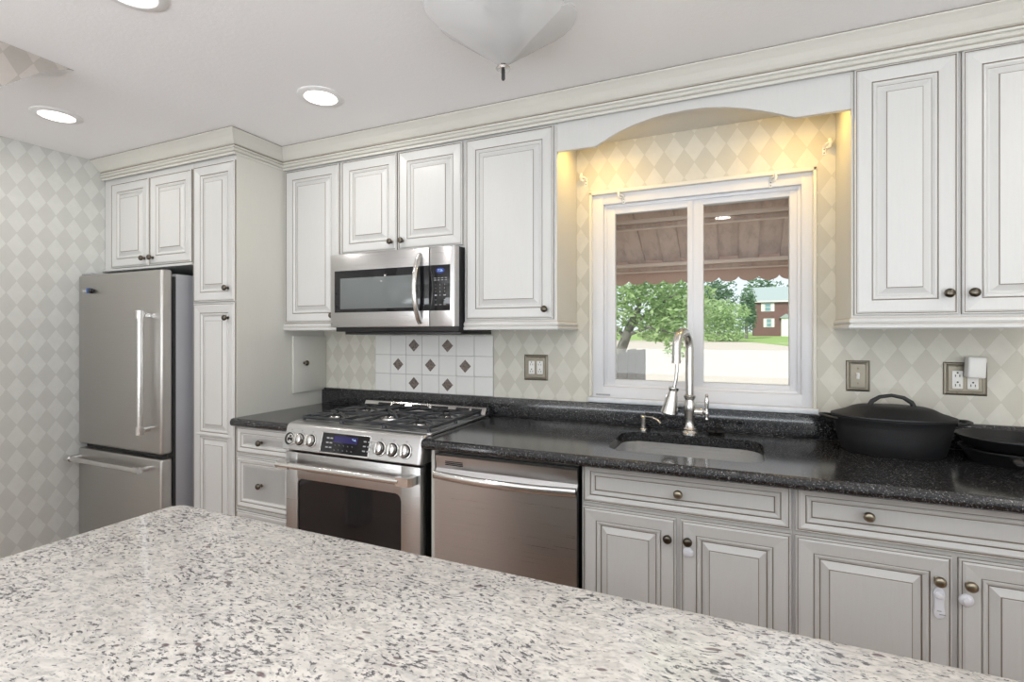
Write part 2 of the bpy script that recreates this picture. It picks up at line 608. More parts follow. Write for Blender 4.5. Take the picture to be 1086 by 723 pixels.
# ------------------------------------------------------------------ room shell
b = MB(); b.box(LEFT_X - 0.12, RIGHT_X + 0.12, REAR_Y - 0.12, WALL_Y + 0.16, -0.06, 0.0)
structure(b.build('floor', M['floor'], origin=(0, 0, 0)))
b = MB(); b.box(LEFT_X - 0.12, RIGHT_X + 0.12, REAR_Y - 0.12, WALL_Y + 0.16, CEIL, CEIL + 0.12)
structure(b.build('ceiling', M['ceiling'], origin=(0, 0, 0)))
b = MB(); b.box(LEFT_X - 0.12, LEFT_X, REAR_Y, WALL_Y, 0, CEIL)
structure(b.build('wall_left', M['paper_left'], origin=(0, 0, 0)))
WX0, WX1, WZ0, WZ1 = -0.652, 0.304, 1.022, 2.040    # window opening
b = MB()
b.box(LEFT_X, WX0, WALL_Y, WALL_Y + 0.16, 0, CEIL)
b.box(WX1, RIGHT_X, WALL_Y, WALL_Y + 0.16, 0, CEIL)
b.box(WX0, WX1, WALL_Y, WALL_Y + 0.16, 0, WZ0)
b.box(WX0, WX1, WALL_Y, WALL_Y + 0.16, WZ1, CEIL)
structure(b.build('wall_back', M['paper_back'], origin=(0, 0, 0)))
# unseen rear and right walls, with openings added to let sky light in
b = MB()
b.box(LEFT_X, -1.6, REAR_Y - 0.12, REAR_Y, 0, CEIL); b.box(2.0, RIGHT_X, REAR_Y - 0.12, REAR_Y, 0, CEIL)
b.box(-1.6, 2.0, REAR_Y - 0.12, REAR_Y, 0, 0.5); b.box(-1.6, 2.0, REAR_Y - 0.12, REAR_Y, 2.4 - 0.001, CEIL)
structure(b.build('wall_rear', M['plain_wall'], origin=(0, 0, 0)))
b = MB()
b.box(RIGHT_X, RIGHT_X + 0.12, REAR_Y, -2.8, 0, CEIL); b.box(RIGHT_X, RIGHT_X + 0.12, -0.4, WALL_Y, 0, CEIL)
b.box(RIGHT_X, RIGHT_X + 0.12, -2.8, -0.4, 0, 0.75); b.box(RIGHT_X, RIGHT_X + 0.12, -2.8, -0.4, 2.25, CEIL)
structure(b.build('wall_right', M['plain_wall'], origin=(0, 0, 0)))
# papered partition with a curved header end, running towards the viewer on the left
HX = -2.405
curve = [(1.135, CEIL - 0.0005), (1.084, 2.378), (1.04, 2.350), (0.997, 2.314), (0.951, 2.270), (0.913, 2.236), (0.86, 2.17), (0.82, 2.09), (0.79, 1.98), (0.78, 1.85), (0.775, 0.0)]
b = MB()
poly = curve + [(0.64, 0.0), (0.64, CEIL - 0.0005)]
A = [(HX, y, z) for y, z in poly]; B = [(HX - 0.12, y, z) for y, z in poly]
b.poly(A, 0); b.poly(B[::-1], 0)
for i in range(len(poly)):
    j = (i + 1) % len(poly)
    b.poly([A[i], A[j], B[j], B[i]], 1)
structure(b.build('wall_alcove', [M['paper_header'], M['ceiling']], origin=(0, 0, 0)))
b = MB(); b.box(LEFT_X, LEFT_X + 0.014, 0.0, 1.66, 0, 0.10, 0.003)
structure(b.build('baseboard_left', M['white_wood']))

# crown moulding along the cabinet tops
prof = [(0.0, 2.288), (0.008, 2.288), (0.008, 2.300), (0.005, 2.302), (0.014, 2.305), (0.018, 2.311), (0.014, 2.318), (0.010, 2.320),
        (0.016, 2.323), (0.018, 2.329), (0.013, 2.333), (0.013, 2.336), (0.020, 2.339), (0.030, 2.350), (0.044, 2.368), (0.060, 2.384), (0.070, 2.392), (0.071, 2.3955), (0.068, 2.3958), (0.068, 2.3995), (0.0, 2.3995)]
mt = [0, 0, 1, 0, 0, 0, 1, 0, 0, 1, 1, 0, 0, 0, 0, 0, 0, 1, 1, 0]  # topmost dark strips paint in the shadow line below the ceiling
b = MB()
b.sweep([(LEFT_X + 0.001, BASE_Y), (PAN_X, BASE_Y), (PAN_X, UP_Y), (0.99, UP_Y)], prof, mt)
structure(b.build('trim_1', [M['cream'], M['glaze']]), 'cream crown moulding along the cabinet tops')

# ------------------------------------------------------------------ window
win = structure(thing('window_1', (-0.17, WALL_Y + 0.05, WZ0), 'white sliding window over the sink', None))
b = MB()   # thin casing bead around the opening
for x0, x1, z0, z1 in ((-0.662, -0.648, 1.045, 2.052), (0.300, 0.314, 1.030, 2.052), (-0.6635, 0.3155, 2.0355, 2.0535)):
    b.box(x0, x1, WALL_Y - 0.008, WALL_Y + 0.03, z0, z1, 0.003)
b.build('casing', M['casing'], win)
b = MB()
FY0, FY1 = WALL_Y + 0.012, WALL_Y + 0.12
b.box(WX0, WX0 + 0.058, FY0, FY1, WZ0, WZ1, 0.004); b.box(WX1 - 0.045, WX1, FY0, FY1, WZ0, WZ1, 0.004)
b.box(WX0 + 0.048, WX1 - 0.037, FY0 + 0.0007, FY1 - 0.0005, WZ1 - 0.052, WZ1, 0.004); b.box(WX0 + 0.048, WX1 - 0.037, FY0 + 0.0007, FY1 - 0.0005, WZ0, WZ0 + 0.070, 0.004)
b.box(WX0 + 0.055, WX0 + 0.068, FY0 + 0.02, FY1, WZ0 + 0.06, WZ1 - 0.05, 0.002)
b.box(WX1 - 0.058, WX1 - 0.04, FY0 + 0.02, FY1, WZ0 + 0.06, WZ1 - 0.05, 0.002)
b.box(WX0 + 0.053, WX1 - 0.043, FY0 + 0.022, FY1 - 0.001, WZ1 - 0.066, WZ1 - 0.046, 0.002)
b.box(WX0 + 0.053, WX1 - 0.043, FY0 + 0.022, FY1 - 0.001, WZ0 + 0.063, WZ0 + 0.082, 0.002)
b.build('frame', M['vinyl'], win)
def sash(x0, x1, gx0, gx1, y0, y1, z0, z1, gz0, gz1):
    b = MB()
    b.box(x0, gx0, y0, y1, z0, z1, 0.004); b.box(gx1, x1, y0, y1, z0, z1, 0.004)
    b.box(gx0 - 0.006, gx1 + 0.006, y0 + 0.0006, y1 - 0.0005, z0, gz0, 0.004); b.box(gx0 - 0.006, gx1 + 0.006, y0 + 0.0006, y1 - 0.0005, gz1, z1, 0.004)
    s = b.build('sash', M['vinyl'], win)
    g = MB(); g.box(gx0 - 0.002, gx1 + 0.002, y0 + 0.014, y0 + 0.018, gz0 - 0.002, gz1 + 0.002)
    g.build('pane', M['glass'], s)
    return s
sash(WX0 + 0.066, -0.178, -0.541, -0.204, WALL_Y + 0.038, WALL_Y + 0.068, 1.092, 1.982, 1.126, 1.942)
sash(-0.200, WX1 - 0.050, -0.133, 0.216, WALL_Y + 0.030 + 0.012, WALL_Y + 0.084, 1.092, 1.982, 1.127, 1.949)
b = MB(); b.box(-0.63, -0.56, WALL_Y + 0.006, WALL_Y + 0.012, 1.048, 1.055, 0.001)
b.build('weep_slot', M['key'], win)
b = MB(); b.box(-0.664, 0.318, WALL_Y - 0.030, WALL_Y + 0.012, 1.017, 1.040, 0.004)
b.build('sill', M['marble'], win)

# ------------------------------------------------------------------ cabinet helpers
def rings(t, fw=0.052, raised=True):
    """door profile: pillowed frame, glazed grooves, bead, bevel and raised field"""
    r = [(0, 0, 0), (0, t - 0.004, 1), (0.003, t, 0), (0.0055, t, 0), (0.0065, t - 0.0025, 1), (0.0085, t - 0.0015, 1), (0.014, t + 0.001, 0),
         (fw, t - 0.004, 0), (fw + 0.001, t - 0.007, 1), (fw + 0.0028, t - 0.0065, 1), (fw + 0.005, t - 0.003, 0), (fw + 0.010, t - 0.004, 0), (fw + 0.017, t - 0.010, 0),
         (fw + 0.018, t - 0.013, 1), (fw + 0.0205, t - 0.013, 1)]
    if raised:
        r += [(fw + 0.042, t - 0.003, 0), (fw + 0.0425, t - 0.001, 1), (fw + 0.0443, t - 0.0005, 1), (fw + 0.046, t, 0)]
    else:
        r += [(fw + 0.022, t - 0.012, 0)]
    return r
PM = lambda: [M['paint'], M['glaze']]

def knob_bm(c, r=0.0155, axis='-Y'):
    b = MB()
    s = r / 0.0155
    b.lathe([(0.0085 * s, 0), (0.0085 * s, 0.002), (0.0055 * s, 0.004), (0.0055 * s, 0.010), (0.010 * s, 0.014), (0.0145 * s, 0.018), (0.0155 * s, 0.022), (0.0145 * s, 0.027), (0.010 * s, 0.031), (0.004 * s, 0.0325)], c, axis, 20)
    return b
KNOB = {}
def knob(c, parent, m='bronze', axis='-Y'):
    return knob_bm(c, 0.0155, axis).build('knob', M[m], parent)

def door(parent, x0, x1, z0, z1, front_y, fw=0.052, raised=True, name='door', t=0.020, knob_at=None, km='bronze'):
    b = MB()
    b.door((x0, front_y + t, z0), NX, x1 - x0, z1 - z0, NY, rings(t, fw, raised))
    d = b.build(name, PM(), parent)
    if knob_at:
        knob((knob_at[0], front_y + 0.001, knob_at[1]), d, km)
    return d

RAIL = [(-0.012, 1.3695), (0.006, 1.3695), (0.010, 1.374), (0.010, 1.381), (0.003, 1.386), (0.003, 1.3885), (0.007, 1.391), (0.009, 1.397), (0.005, 1.404), (0.001, 1.407), (0.001, 1.410), (-0.012, 1.410)]
RAIL_M = [0, 0, 0, 0, 1, 0, 0, 0, 0, 1, 0]

# ------------------------------------------------------------------ tall left group: cabinet over the fridge, pantry
c = thing('fridge_cabinet', (-3.15, 2.1, 1.735), 'short two-door cream cabinet hung above the refrigerator', 'cabinet')
b = MB(); b.box(-3.555, -2.729, BASE_Y + 0.012, WALL_Y - 0.002, 1.738, 2.30)
b.build('carcass', M['paint'], c)
door(c, -3.476, -3.112, 1.748, 2.258, BASE_Y, knob_at=(-3.145, 1.790))
door(c, -3.102, -2.735, 1.748, 2.258, BASE_Y, knob_at=(-3.070, 1.790))
b = MB(); b.box(-3.556, -2.729, BASE_Y - 0.004, BASE_Y + 0.012, 1.730, 1.742, 0.003)
b.build('bottom_rail', M['paint'], c)

c = thing('pantry_cabinet', (-2.55, 2.1, 0), 'tall narrow cream pantry cabinet between the refrigerator and the counter', 'cabinet')
b = MB(); b.box(-2.7275, PAN_X - 0.001, BASE_Y + 0.012, WALL_Y - 0.002, 0.09, 2.30)
b.build('carcass', M['paint'], c)
b = MB(); b.box(PAN_X - 0.001, PAN_X + 0.003, BASE_Y + 0.010, WALL_Y - 0.002, 0.0, 2.289)
b.build('side_panel', M['cream'], c)['label'] = 'plain cream side panel'
b = MB(); b.box(-2.7275, PAN_X - 0.003, BASE_Y + 0.07, WALL_Y - 0.002, 0.0, 0.09)
b.build('toe_kick', M['toe'], c)
door(c, -2.718, PAN_X - 0.003, 1.522, 2.262, BASE_Y, knob_at=(-2.440, 1.592))
b = MB()
t_ = 0.020
b.door((-2.718, BASE_Y + t_, 0.10), NX, PAN_X - 0.003 + 2.718, 1.416, NY, rings(t_)[:7] + [(0.0141, 0.004, 0)])
d = b.build('door', PM(), c)
d['label'] = 'long lower pantry door with two raised panels'
for z0, z1, lo, hi in ((0.808, 1.516, 0.040, 0), (0.10, 0.8079, 0, 0.040)):
    b = MB()
    b.door((-2.718, BASE_Y + t_, z0), NX, PAN_X - 0.003 + 2.718, z1 - z0, NY, [(0.0140, 0.004, 0), (0.0140, t_ + 0.001, 0)] + rings(t_)[7:], lo, hi)
    b.build('raised_panel', PM(), d)
knob((-2.440, BASE_Y + 0.001, 1.435), d)

# small spice cabinet whose door faces the room on the pantry side
c = thing('spice_cabinet', (PAN_X + 0.012, 2.31, 1.0), 'small plain cream cabinet with one knob under the leftmost wall cabinet', 'cabinet')
b = MB(); b.box(PAN_X + 0.0035, PAN_X + 0.008, 2.205, 2.449, 1.01, 1.335)
b.build('carcass', M['cream'], c)
b = MB(); b.box(PAN_X + 0.008, PAN_X + 0.022, 2.19, 2.449, 1.003, 1.338, 0.002)
d = b.build('door', M['cream'], c)
knob((PAN_X + 0.022, 2.27, 1.176), d, 'bronze', 'X')

# ------------------------------------------------------------------ wall cabinets
def wall_cabinet(x0, x1, z0, label, doors, right=False, left=False, rail=True, cat='cabinet'):
    c = thing('wall_cabinet', ((x0 + x1) / 2, 2.3, z0), label, cat)
    b = MB(); b.box(x0, x1, UP_Y + 0.012, WALL_Y - 0.002, z0 + (0.035 if rail else 0.0), 2.30)
    b.build('carcass', M['paint'], c)
    if right:
        b = MB(); b.box(x1, x1 + 0.004, UP_Y + 0.010, WALL_Y - 0.002, z0 + 0.035, 2.289)
        b.build('side_panel', M['cream'], c)
    if left:
        b = MB(); b.box(x0 - 0.004, x0, UP_Y + 0.010, WALL_Y - 0.002, z0 + 0.035, 2.289)
        b.build('side_panel', M['cream'], c)
    for dx0, dx1, dz0, dz1, k in doors:
        door(c, dx0, dx1, dz0, dz1, UP_Y, knob_at=k)
    if rail:
        path = [(x0 - (0.004 if left else 0), UP_Y + 0.008), (x1 + (0.004 if right else 0), UP_Y + 0.008)]
        if left: path = [(path[0][0], WALL_Y - 0.002)] + path
        if right: path = path + [(path[-1][0], WALL_Y - 0.002)]
        b = MB(); b.sweep(path, RAIL, RAIL_M)
        b.build('light_rail', [M['paint'], M['glaze_soft']], c)
    return c
wall_cabinet(PAN_X + 0.0035, -1.9665, 1.37, 'single-door cream wall cabinet beside the tall pantry', [(-2.372, -1.976, 1.413, 2.283, (-2.010, 1.452))])
wall_cabinet(-1.9655, -1.1985, 1.772, 'short two-door cream wall cabinet directly above the microwave',
             [(-1.956, -1.592, 1.782, 2.283, (-1.622, 1.826)), (-1.582, -1.206, 1.782, 2.283, (-1.553, 1.826))], rail=False)
wall_cabinet(-1.1975, -0.731, 1.37, 'single-door cream wall cabinet between the microwave and the window', [(-1.188, -0.742, 1.417, 2.283, (-0.778, 1.462))], right=True)
wall_cabinet(0.3855, 0.985, 1.37, 'large two-door cream wall cabinet right of the window',
             [(0.389, 0.681, 1.417, 2.290, (0.651, 1.487)), (0.690, 0.981, 1.417, 2.290, (0.716, 1.487))], left=True)

# arched valance over the window
c = thing('valance', (-0.175, 2.2, 2.16), 'white arched valance board bridging the wall cabinets above the window', 'valance')
VX0, VX1 = -0.7265, 0.381
pts = [(VX0, 2.2995), (VX0, 2.166), (-0.556, 2.164)]
mid = (-0.556 + 0.207) / 2
prof_v = [(-0.556, 2.164), (-0.50, 2.190), (-0.45, 2.212), (-0.39, 2.230), (-0.311, 2.246), (-0.25, 2.252), (mid, 2.254), (-0.10, 2.250), (-0.03, 2.239), (0.045, 2.220), (0.13, 2.190), (0.207, 2.158)]
pts = [(VX0, 2.2995), (VX0, 2.166)] + prof_v + [(VX1, 2.158), (VX1, 2.2995)]
b = MB(); b.prism(pts, 'Y', UP_Y + 0.012, UP_Y + 0.032)
b.build('front_board', M['paint'], c)
b = MB(); b.box(VX0, VX1, UP_Y + 0.033, WALL_Y - 0.002, 2.286, 2.2995)
b.build('soffit_board', M['paint'], c)
M['puck'] = mat('warm_puck_lens', (1, 0.9, 0.7), 0.5, 0, **{'Emission Color': (1, 0.72, 0.36, 1), 'Emission Strength': 2.0})
for px_, lb in ((-0.575, 'small warm puck lamp hidden behind the left end of the valance'), (0.225, 'small warm puck lamp hidden behind the right end of the valance')):
    c = thing('puck_lamp', (px_, 2.225, 2.262), lb, 'lamp')
    b = MB(); b.lathe([(0.034, 0.0), (0.034, 0.014), (0.030, 0.018)], (px_, 2.225, 2.2855), '-Z', 28)
    b.build('housing', M['white_trim'], c)
    b = MB(); b.lathe([(0.027, 0.018), (0.026, 0.021), (0.001, 0.021)], (px_, 2.225, 2.2855), '-Z', 28)
    b.build('lens', M['puck'], c)
    light('puck_glow', 'AREA', (px_, 2.225, 2.2635), 2.4, (1, 0.62, 0.14), (R(-10), 0, 0), 0.05, parent=c)

# ------------------------------------------------------------------ base cabinets
def open_carcass(c, x0, x1, z1=0.872, front=BASE_Y + 0.012):
    b = MB()
    b.box(x0, x0 + 0.018, front, 2.42, 0.10, z1); b.box(x1 - 0.018, x1, front, 2.42, 0.10, z1)
    b.box(x0 + 0.018, x1 - 0.018, front, 2.42, 0.10, 0.118); b.box(x0 + 0.018, x1 - 0.018, 2.40, 2.42, 0.118, z1)
    b.box(x0 + 0.018, x1 - 0.018, front, front + 0.018, z1 - 0.022, z1); b.box(x0 + 0.018, x1 - 0.018, front, front + 0.018, 0.700, 0.74)
    b.box(x0 + 0.018, x1 - 0.018, front, front + 0.018, 0.118, 0.14)
    mx = (x0 + x1) / 2
    b.box(mx - 0.025, mx + 0.025, front, front + 0.018, 0.14, 0.70)
    b.build('carcass', M['paint'], c)
    b = MB(); b.box(x0, x1, front + 0.06, front + 0.075, 0.0, 0.10)
    b.build('toe_kick', M['toe'], c)

c = thing('drawer_cabinet', (-2.18, 2.1, 0), 'narrow cream base cabinet with stacked drawers left of the range', 'cabinet')
b = MB(); b.box(PAN_X + 0.0035, -1.985, BASE_Y + 0.012, 2.42, 0.10, 0.872)
b.build('carcass', M['paint'], c)
b = MB(); b.box(PAN_X + 0.0035, -1.985, BASE_Y + 0.07, 2.42, 0.0, 0.10)
b.build('toe_kick', M['toe'], c)
for z0, z1 in ((0.732, 0.868), (0.450, 0.716), (0.112, 0.436)):
    door(c, PAN_X + 0.008, -1.990, z0, z1, BASE_Y, 0.030, False, 'drawer', knob_at=(-2.192, (z0 + z1) / 2), km='bronze')

c = thing('sink_cabinet', (-0.18, 2.1, 0), 'two-door cream base cabinet under the sink', 'cabinet')
open_carcass(c, -0.524, 0.1675)
door(c, -0.520, 0.164, 0.727, 0.871, BASE_Y, 0.028, False, 'drawer', knob_at=(-0.178, 0.803), km='pewter')
d1 = door(c, -0.520, -0.186, 0.112, 0.713, BASE_Y, 0.050, knob_at=(-0.213, 0.644), km='bronze')
d2 = door(c, -0.172, 0.164, 0.112, 0.713, BASE_Y, 0.050, knob_at=(-0.147, 0.645), km='bronze')
def round_latch(x, z, parent):
    b = MB()
    b.lathe([(0.0165, 0), (0.0175, 0.002), (0.017, 0.006), (0.013, 0.008), (0.0105, 0.009), (0.0100, 0.0115), (0.006, 0.013), (0.001, 0.0135)], (x, BASE_Y, z), '-Y', 24)
    o = b.build('child_latch', M['latch'], parent)
    o['label'] = 'round white child-safety latch button'
round_latch(-0.146, 0.604, d2)

c = thing('base_cabinet', (0.57, 2.1, 0), 'two-door cream base cabinet with one wide drawer right of the sink cabinet', 'cabinet')
open_carcass(c, 0.1685, 0.985)
door(c, 0.175, 0.979, 0.727, 0.871, BASE_Y, 0.028, False, 'drawer', knob_at=(0.366, 0.806), km='pewter')
d3 = door(c, 0.175, 0.569, 0.112, 0.714, BASE_Y, 0.050, knob_at=(0.534, 0.646), km='pewter')
d4 = door(c, 0.583, 0.979, 0.112, 0.714, BASE_Y, 0.050, knob_at=(0.604, 0.646), km='pewter')
round_latch(0.598, 0.600, d4)
b = MB()   # long strap latch plate: a bean shape
def bean(s):
    out = []
    for k in range(40):
        a = 2 * PI * k / 40
        y = math.sin(a)
        w = (0.0165 - 0.0055 * math.exp(-((y * 1.0) / 0.45) ** 2)) * s
        out.append((0.537 + w * math.copysign(abs(math.cos(a)) ** 0.75, math.cos(a)), 0.578 + 0.044 * s * math.copysign(abs(y) ** 0.8, y)))
    return out
b.prism(bean(1.0), 'Y', BASE_Y - 0.004, BASE_Y + 0.001)
b.prism(bean(0.86), 'Y', BASE_Y - 0.0065, BASE_Y - 0.004)
b.lathe([(0.0125, 0), (0.0125, 0.002), (0.010, 0.003), (0.009, 0.006), (0.002, 0.0075)], (0.536, BASE_Y - 0.006, 0.601), '-Y', 20, 1.0, 0.85)
o = b.build('child_latch', M['latch'], d3)
o['label'] = 'long white child-safety latch plate'
b = MB(); b.box(0.536, 0.551, BASE_Y - 0.0075, BASE_Y - 0.0062, 0.5465, 0.5490); b.box(0.531, 0.541, BASE_Y - 0.0075, BASE_Y - 0.0062, 0.556, 0.558)
b.build('latch_slot', M['key'], d3)

# filler panel between the range and the dishwasher
c = thing('filler_panel', (-1.165, 2.1, 0), 'narrow cream end panel between the range and the dishwasher', 'panel')
b = MB(); b.box(-1.176, -1.160, BASE_Y - 0.006, 2.42, 0.0, 0.872)
b.build('end_panel', M['cream'], c)
b = MB(); b.box(-1.160, -0.526, BASE_Y + 0.030, BASE_Y + 0.048, 0.852, 0.872)
b.build('top_rail', M['cream'], c)

# ------------------------------------------------------------------ black granite counters
def rrect(x0, x1, y0, y1, r, seg=8):
    out = []
    for cx, cy, a0 in ((x1 - r, y1 - r, 0), (x0 + r, y1 - r, 90), (x0 + r, y0 + r, 180), (x1 - r, y0 + r, 270)):
        for k in range(seg + 1):
            a = R(a0 + 90 * k / seg)
            out.append((cx + r * math.cos(a), cy + r * math.sin(a)))
    return out
CT, CB, CF = 0.914, 0.8735, 1.755
nose = [(2.428, CB), (CF + 0.014, CB), (CF + 0.004, CB + 0.006), (CF, CB + 0.018), (CF + 0.001, CT - 0.014), (CF + 0.007, CT - 0.004), (CF + 0.018, CT), (2.428, CT)]
def nose_off(d):
    return [(y + (d if y < 2.3 else 0), z) for y, z in nose]
b = MB(); b.prism(nose_off(0.040), 'X', PAN_X + 0.004, -1.9835)
tag(b.build('countertop', M['black_granite']), 'short black granite countertop left of the range', 'countertop')

SX0, SX1, SY0, SY1 = -0.455, 0.100, 1.893, 2.292
b = MB()
x0, x1 = -1.186, 0.992
def col_strip(xa, xb):
    b.prism(nose, 'X', xa, xb)
# solid left and right of the sink, and a frame with a rounded cut-out between
b.prism(nose, 'X', x0, SX0 - 0.03)
b.prism(nose, 'X', SX1 + 0.03, x1)
xl, xr = SX0 - 0.03, SX1 + 0.03
hole = rrect(SX0, SX1, SY0, SY1, 0.085)
yb = 1.775
outer = []
cxm, cym = (SX0 + SX1) / 2, (SY0 + SY1) / 2
for (hx, hy) in hole:      # project each hole point to the surrounding rectangle
    dx, dy = hx - cxm, hy - cym
    tx = ((xr if dx > 0 else xl) - cxm) / dx if abs(dx) > 1e-6 else 1e9
    ty = ((2.428 if dy > 0 else yb) - cym) / dy if abs(dy) > 1e-6 else 1e9
    t0 = min(tx, ty)
    outer.append((cxm + dx * t0, cym + dy * t0))
# add exact rectangle corners
ring_h, ring_o = [], []
n = len(hole)
corners = [(xr, 2.428), (xl, 2.428), (xl, yb), (xr, yb)]
for i in range(n):
    ring_h.append(hole[i]); ring_o.append(outer[i])
    j = (i + 1) % n
    for cc in corners:
        a1, a2 = math.atan2(outer[i][1] - cym, outer[i][0] - cxm), math.atan2(outer[j][1] - cym, outer[j][0] - cxm)
        ac = math.atan2(cc[1] - cym, cc[0] - cxm)
        if a2 < a1: a2 += 2 * PI
        if ac < a1: ac += 2 * PI
        if a1 + 1e-6 < ac < a2 - 1e-6:
            f = 0.5
            ring_h.append(((hole[i][0] + hole[j][0]) / 2, (hole[i][1] + hole[j][1]) / 2)); ring_o.append(cc)
n = len(ring_h)
for i in range(n):
    j = (i + 1) % n
    for z in (CT, CB):
        b.poly([(*ring_h[i], z), (*ring_h[j], z), (*ring_o[j], z), (*ring_o[i], z)])
    b.poly([(*ring_h[i], CT), (*ring_h[j], CT), (*ring_h[j], CB), (*ring_h[i], CB)], 0)
# front nose of the middle stretch
mid_nose = [(y, z) for y, z in nose if y < 2.0] 
strip = [(yb, CB)] + [(y, z) for y, z in mid_nose] + [(yb, CT)]
for i in range(len(strip) - 1):
    (ya, za), (yc, zc) = strip[i], strip[i + 1]
    b.poly([(xl, ya, za), (xr, ya, za), (xr, yc, zc), (xl, yc, zc)])
b.poly([(xl, 2.428, CB), (xr, 2.428, CB), (xr, 2.428, CT), (xl, 2.428, CT)])
tag(b.build('countertop', M['black_granite'], sharp=None), 'long black granite countertop with the sink, right of the range', 'countertop')

b = MB(); b.box(PAN_X + 0.004, 0.992, 2.429, WALL_Y - 0.0005, CT + 0.0005, 1.0125, 0.002)
tag(b.build('backsplash', M['black_granite']), 'low black granite upstand along the window wall', 'backsplash')

# undermount sink
c = thing('sink', (cxm, cym, 0.70), 'stainless steel undermount sink in the black countertop', 'sink')
b = MB()
levels = [(-0.012, CB - 0.0005, 0.095), (0.0015, CB - 0.0005, 0.085), (0.001, CB - 0.012, 0.085), (0.004, 0.76, 0.085), (0.010, 0.735, 0.082), (0.022, 0.718, 0.075), (0.045, 0.706, 0.06), (0.10, 0.702, 0.05)]
rows = [[(x, y, z) for x, y in rrect(SX0 + i, SX1 - i, SY0 + i, SY1 - i, r)] for i, z, r in levels]
vs = b.grid(rows, 0, True, False, True)
b.cap(vs[-1])
o = b.build('bowl', M['sink_steel'], c)
b = MB(); b.lathe([(0.045, 0.704), (0.045, 0.706), (0.032, 0.7065), (0.028, 0.703), (0.005, 0.703)], (cxm, cym + 0.05, 0), 'Z', 24)
b.build('drain', M['nickel'], c)

# faucet
FX, FY = -0.182, 2.345
c = thing('faucet', (FX, FY, CT), 'brushed nickel gooseneck faucet with pull-down spray head hanging loose', 'faucet')
b = MB()
b.lathe([(0.034, 0.0), (0.034, 0.006), (0.029, 0.011), (0.027, 0.016), (0.029, 0.021), (0.022, 0.028), (0.019, 0.050), (0.021, 0.075), (0.026, 0.100), (0.0275, 0.118), (0.0245, 0.135), (0.020, 0.148), (0.022, 0.154), (0.026, 0.160), (0.026, 0.166), (0.020, 0.170)], (FX, FY, CT), 'Z', 28)
b.build('body', M['nickel'], c)
b = MB()
arc = [(FX, FY, CT + 0.16), (FX, FY, CT + 0.28), (FX, FY, CT + 0.372)]
dx, dy = -0.045, -0.100
rr = 0.074
for k in range(1, 13):
    a = PI * k / 12
    s = (1 - math.cos(a)) / 2
    arc.append((FX + dx * s, FY + dy * s, CT + 0.372 + rr * math.sin(a)))
arc.append((FX + dx, FY + dy, CT + 0.318))
b.tube(arc, 0.0180, 18)
b.lathe([(0.0195, 0.0), (0.0195, 0.012)], (FX + dx, FY + dy, CT + 0.312), 'Z', 18)
b.build('spout', M['nickel'], c)
HX_, HY_ = FX + dx, FY + dy
b = MB()
b.tube([(HX_, HY_, CT + 0.32), (HX_ + 0.002, HY_, CT + 0.285), (HX_ - 0.002, HY_, CT + 0.245), (HX_ - 0.010, HY_, CT + 0.205)], 0.0075, 10)
b.build('hose', M['nickel'], c)
b = MB()
TM = Matrix.Translation((HX_ - 0.010, HY_, CT + 0.212)) @ Matrix.Rotation(R(10), 4, 'Y')
tmp = MB()
tmp.lathe([(0.009, 0.0), (0.021, -0.003), (0.0215, -0.012), (0.017, -0.018), (0.019, -0.030), (0.025, -0.055), (0.031, -0.085), (0.035, -0.108), (0.036, -0.114), (0.031, -0.118)], (0, 0, 0), 'Z', 24)
b.merge(tmp.bm, 0, TM, True)
o = b.build('spray_head', M['nickel'], c)
b = MB(); tmp = MB(); tmp.lathe([(0.026, -0.118), (0.026, -0.121)], (0, 0, 0), 'Z', 24); b.merge(tmp.bm, 0, TM, True)
b.build('nozzle', M['slot'], o)
b = MB(); tmp = MB(); tmp.box(-0.026, -0.018, -0.006, 0.006, -0.062, -0.036, 0.002); b.merge(tmp.bm, 0, TM, True)
b.build('spray_button', M['nickel'], o)
b = MB()
b.lathe([(0.016, 0.015), (0.017, 0.030), (0.015, 0.040), (0.018, 0.046), (0.0175, 0.054), (0.010, 0.060), (0.009, 0.072)], (FX, FY, CT + 0.098), 'X', 20)
b.build('valve', M['nickel'], c)
b = MB()
b.lathe([(0.004, 0.0), (0.008, 0.006), (0.0055, 0.014), (0.009, 0.026), (0.010, 0.034), (0.006, 0.045), (0.008, 0.060), (0.0105, 0.085), (0.0085, 0.098), (0.0055, 0.104), (0.008, 0.109), (0.004, 0.116)], (FX + 0.070, FY, CT + 0.060), 'Z', 16)
b.build('lever', M['nickel'], c)

c = thing('soap_dispenser', (-0.382, 2.352, CT), 'short nickel soap dispenser with curved spout left of the faucet', 'soap dispenser')
b = MB(); b.lathe([(0.017, 0.0), (0.017, 0.004), (0.0125, 0.008), (0.0125, 0.045), (0.0145, 0.050), (0.0145, 0.062), (0.009, 0.067)], (-0.382, 2.352, CT), 'Z', 20)
b.build('pump_body', M['nickel'], c)
b = MB(); b.tube([(-0.384, 2.350, CT + 0.058), (-0.36, 2.335, CT + 0.062), (-0.335, 2.318, CT + 0.063), (-0.312, 2.302, CT + 0.056), (-0.298, 2.292, CT + 0.043)], 0.0042, 10)
b.build('spout', M['nickel'], c)
c = thing('drain_strainer', (-0.075, 2.378, CT), 'small dark round sink strainer lying right of the faucet', 'strainer')
b = MB(); b.lathe([(0.012, 0.0), (0.026, 0.003), (0.036, 0.010), (0.037, 0.012), (0.030, 0.008), (0.010, 0.005)], (-0.075, 2.378, CT), 'Z', 24)
b.build('basket', M['bronze'], c)
b = MB(); b.lathe([(0.004, 0.004), (0.004, 0.016), (0.007, 0.019), (0.003, 0.021)], (-0.075, 2.378, CT), 'Z', 12)
b.build('knob', M['black_plastic'], c)

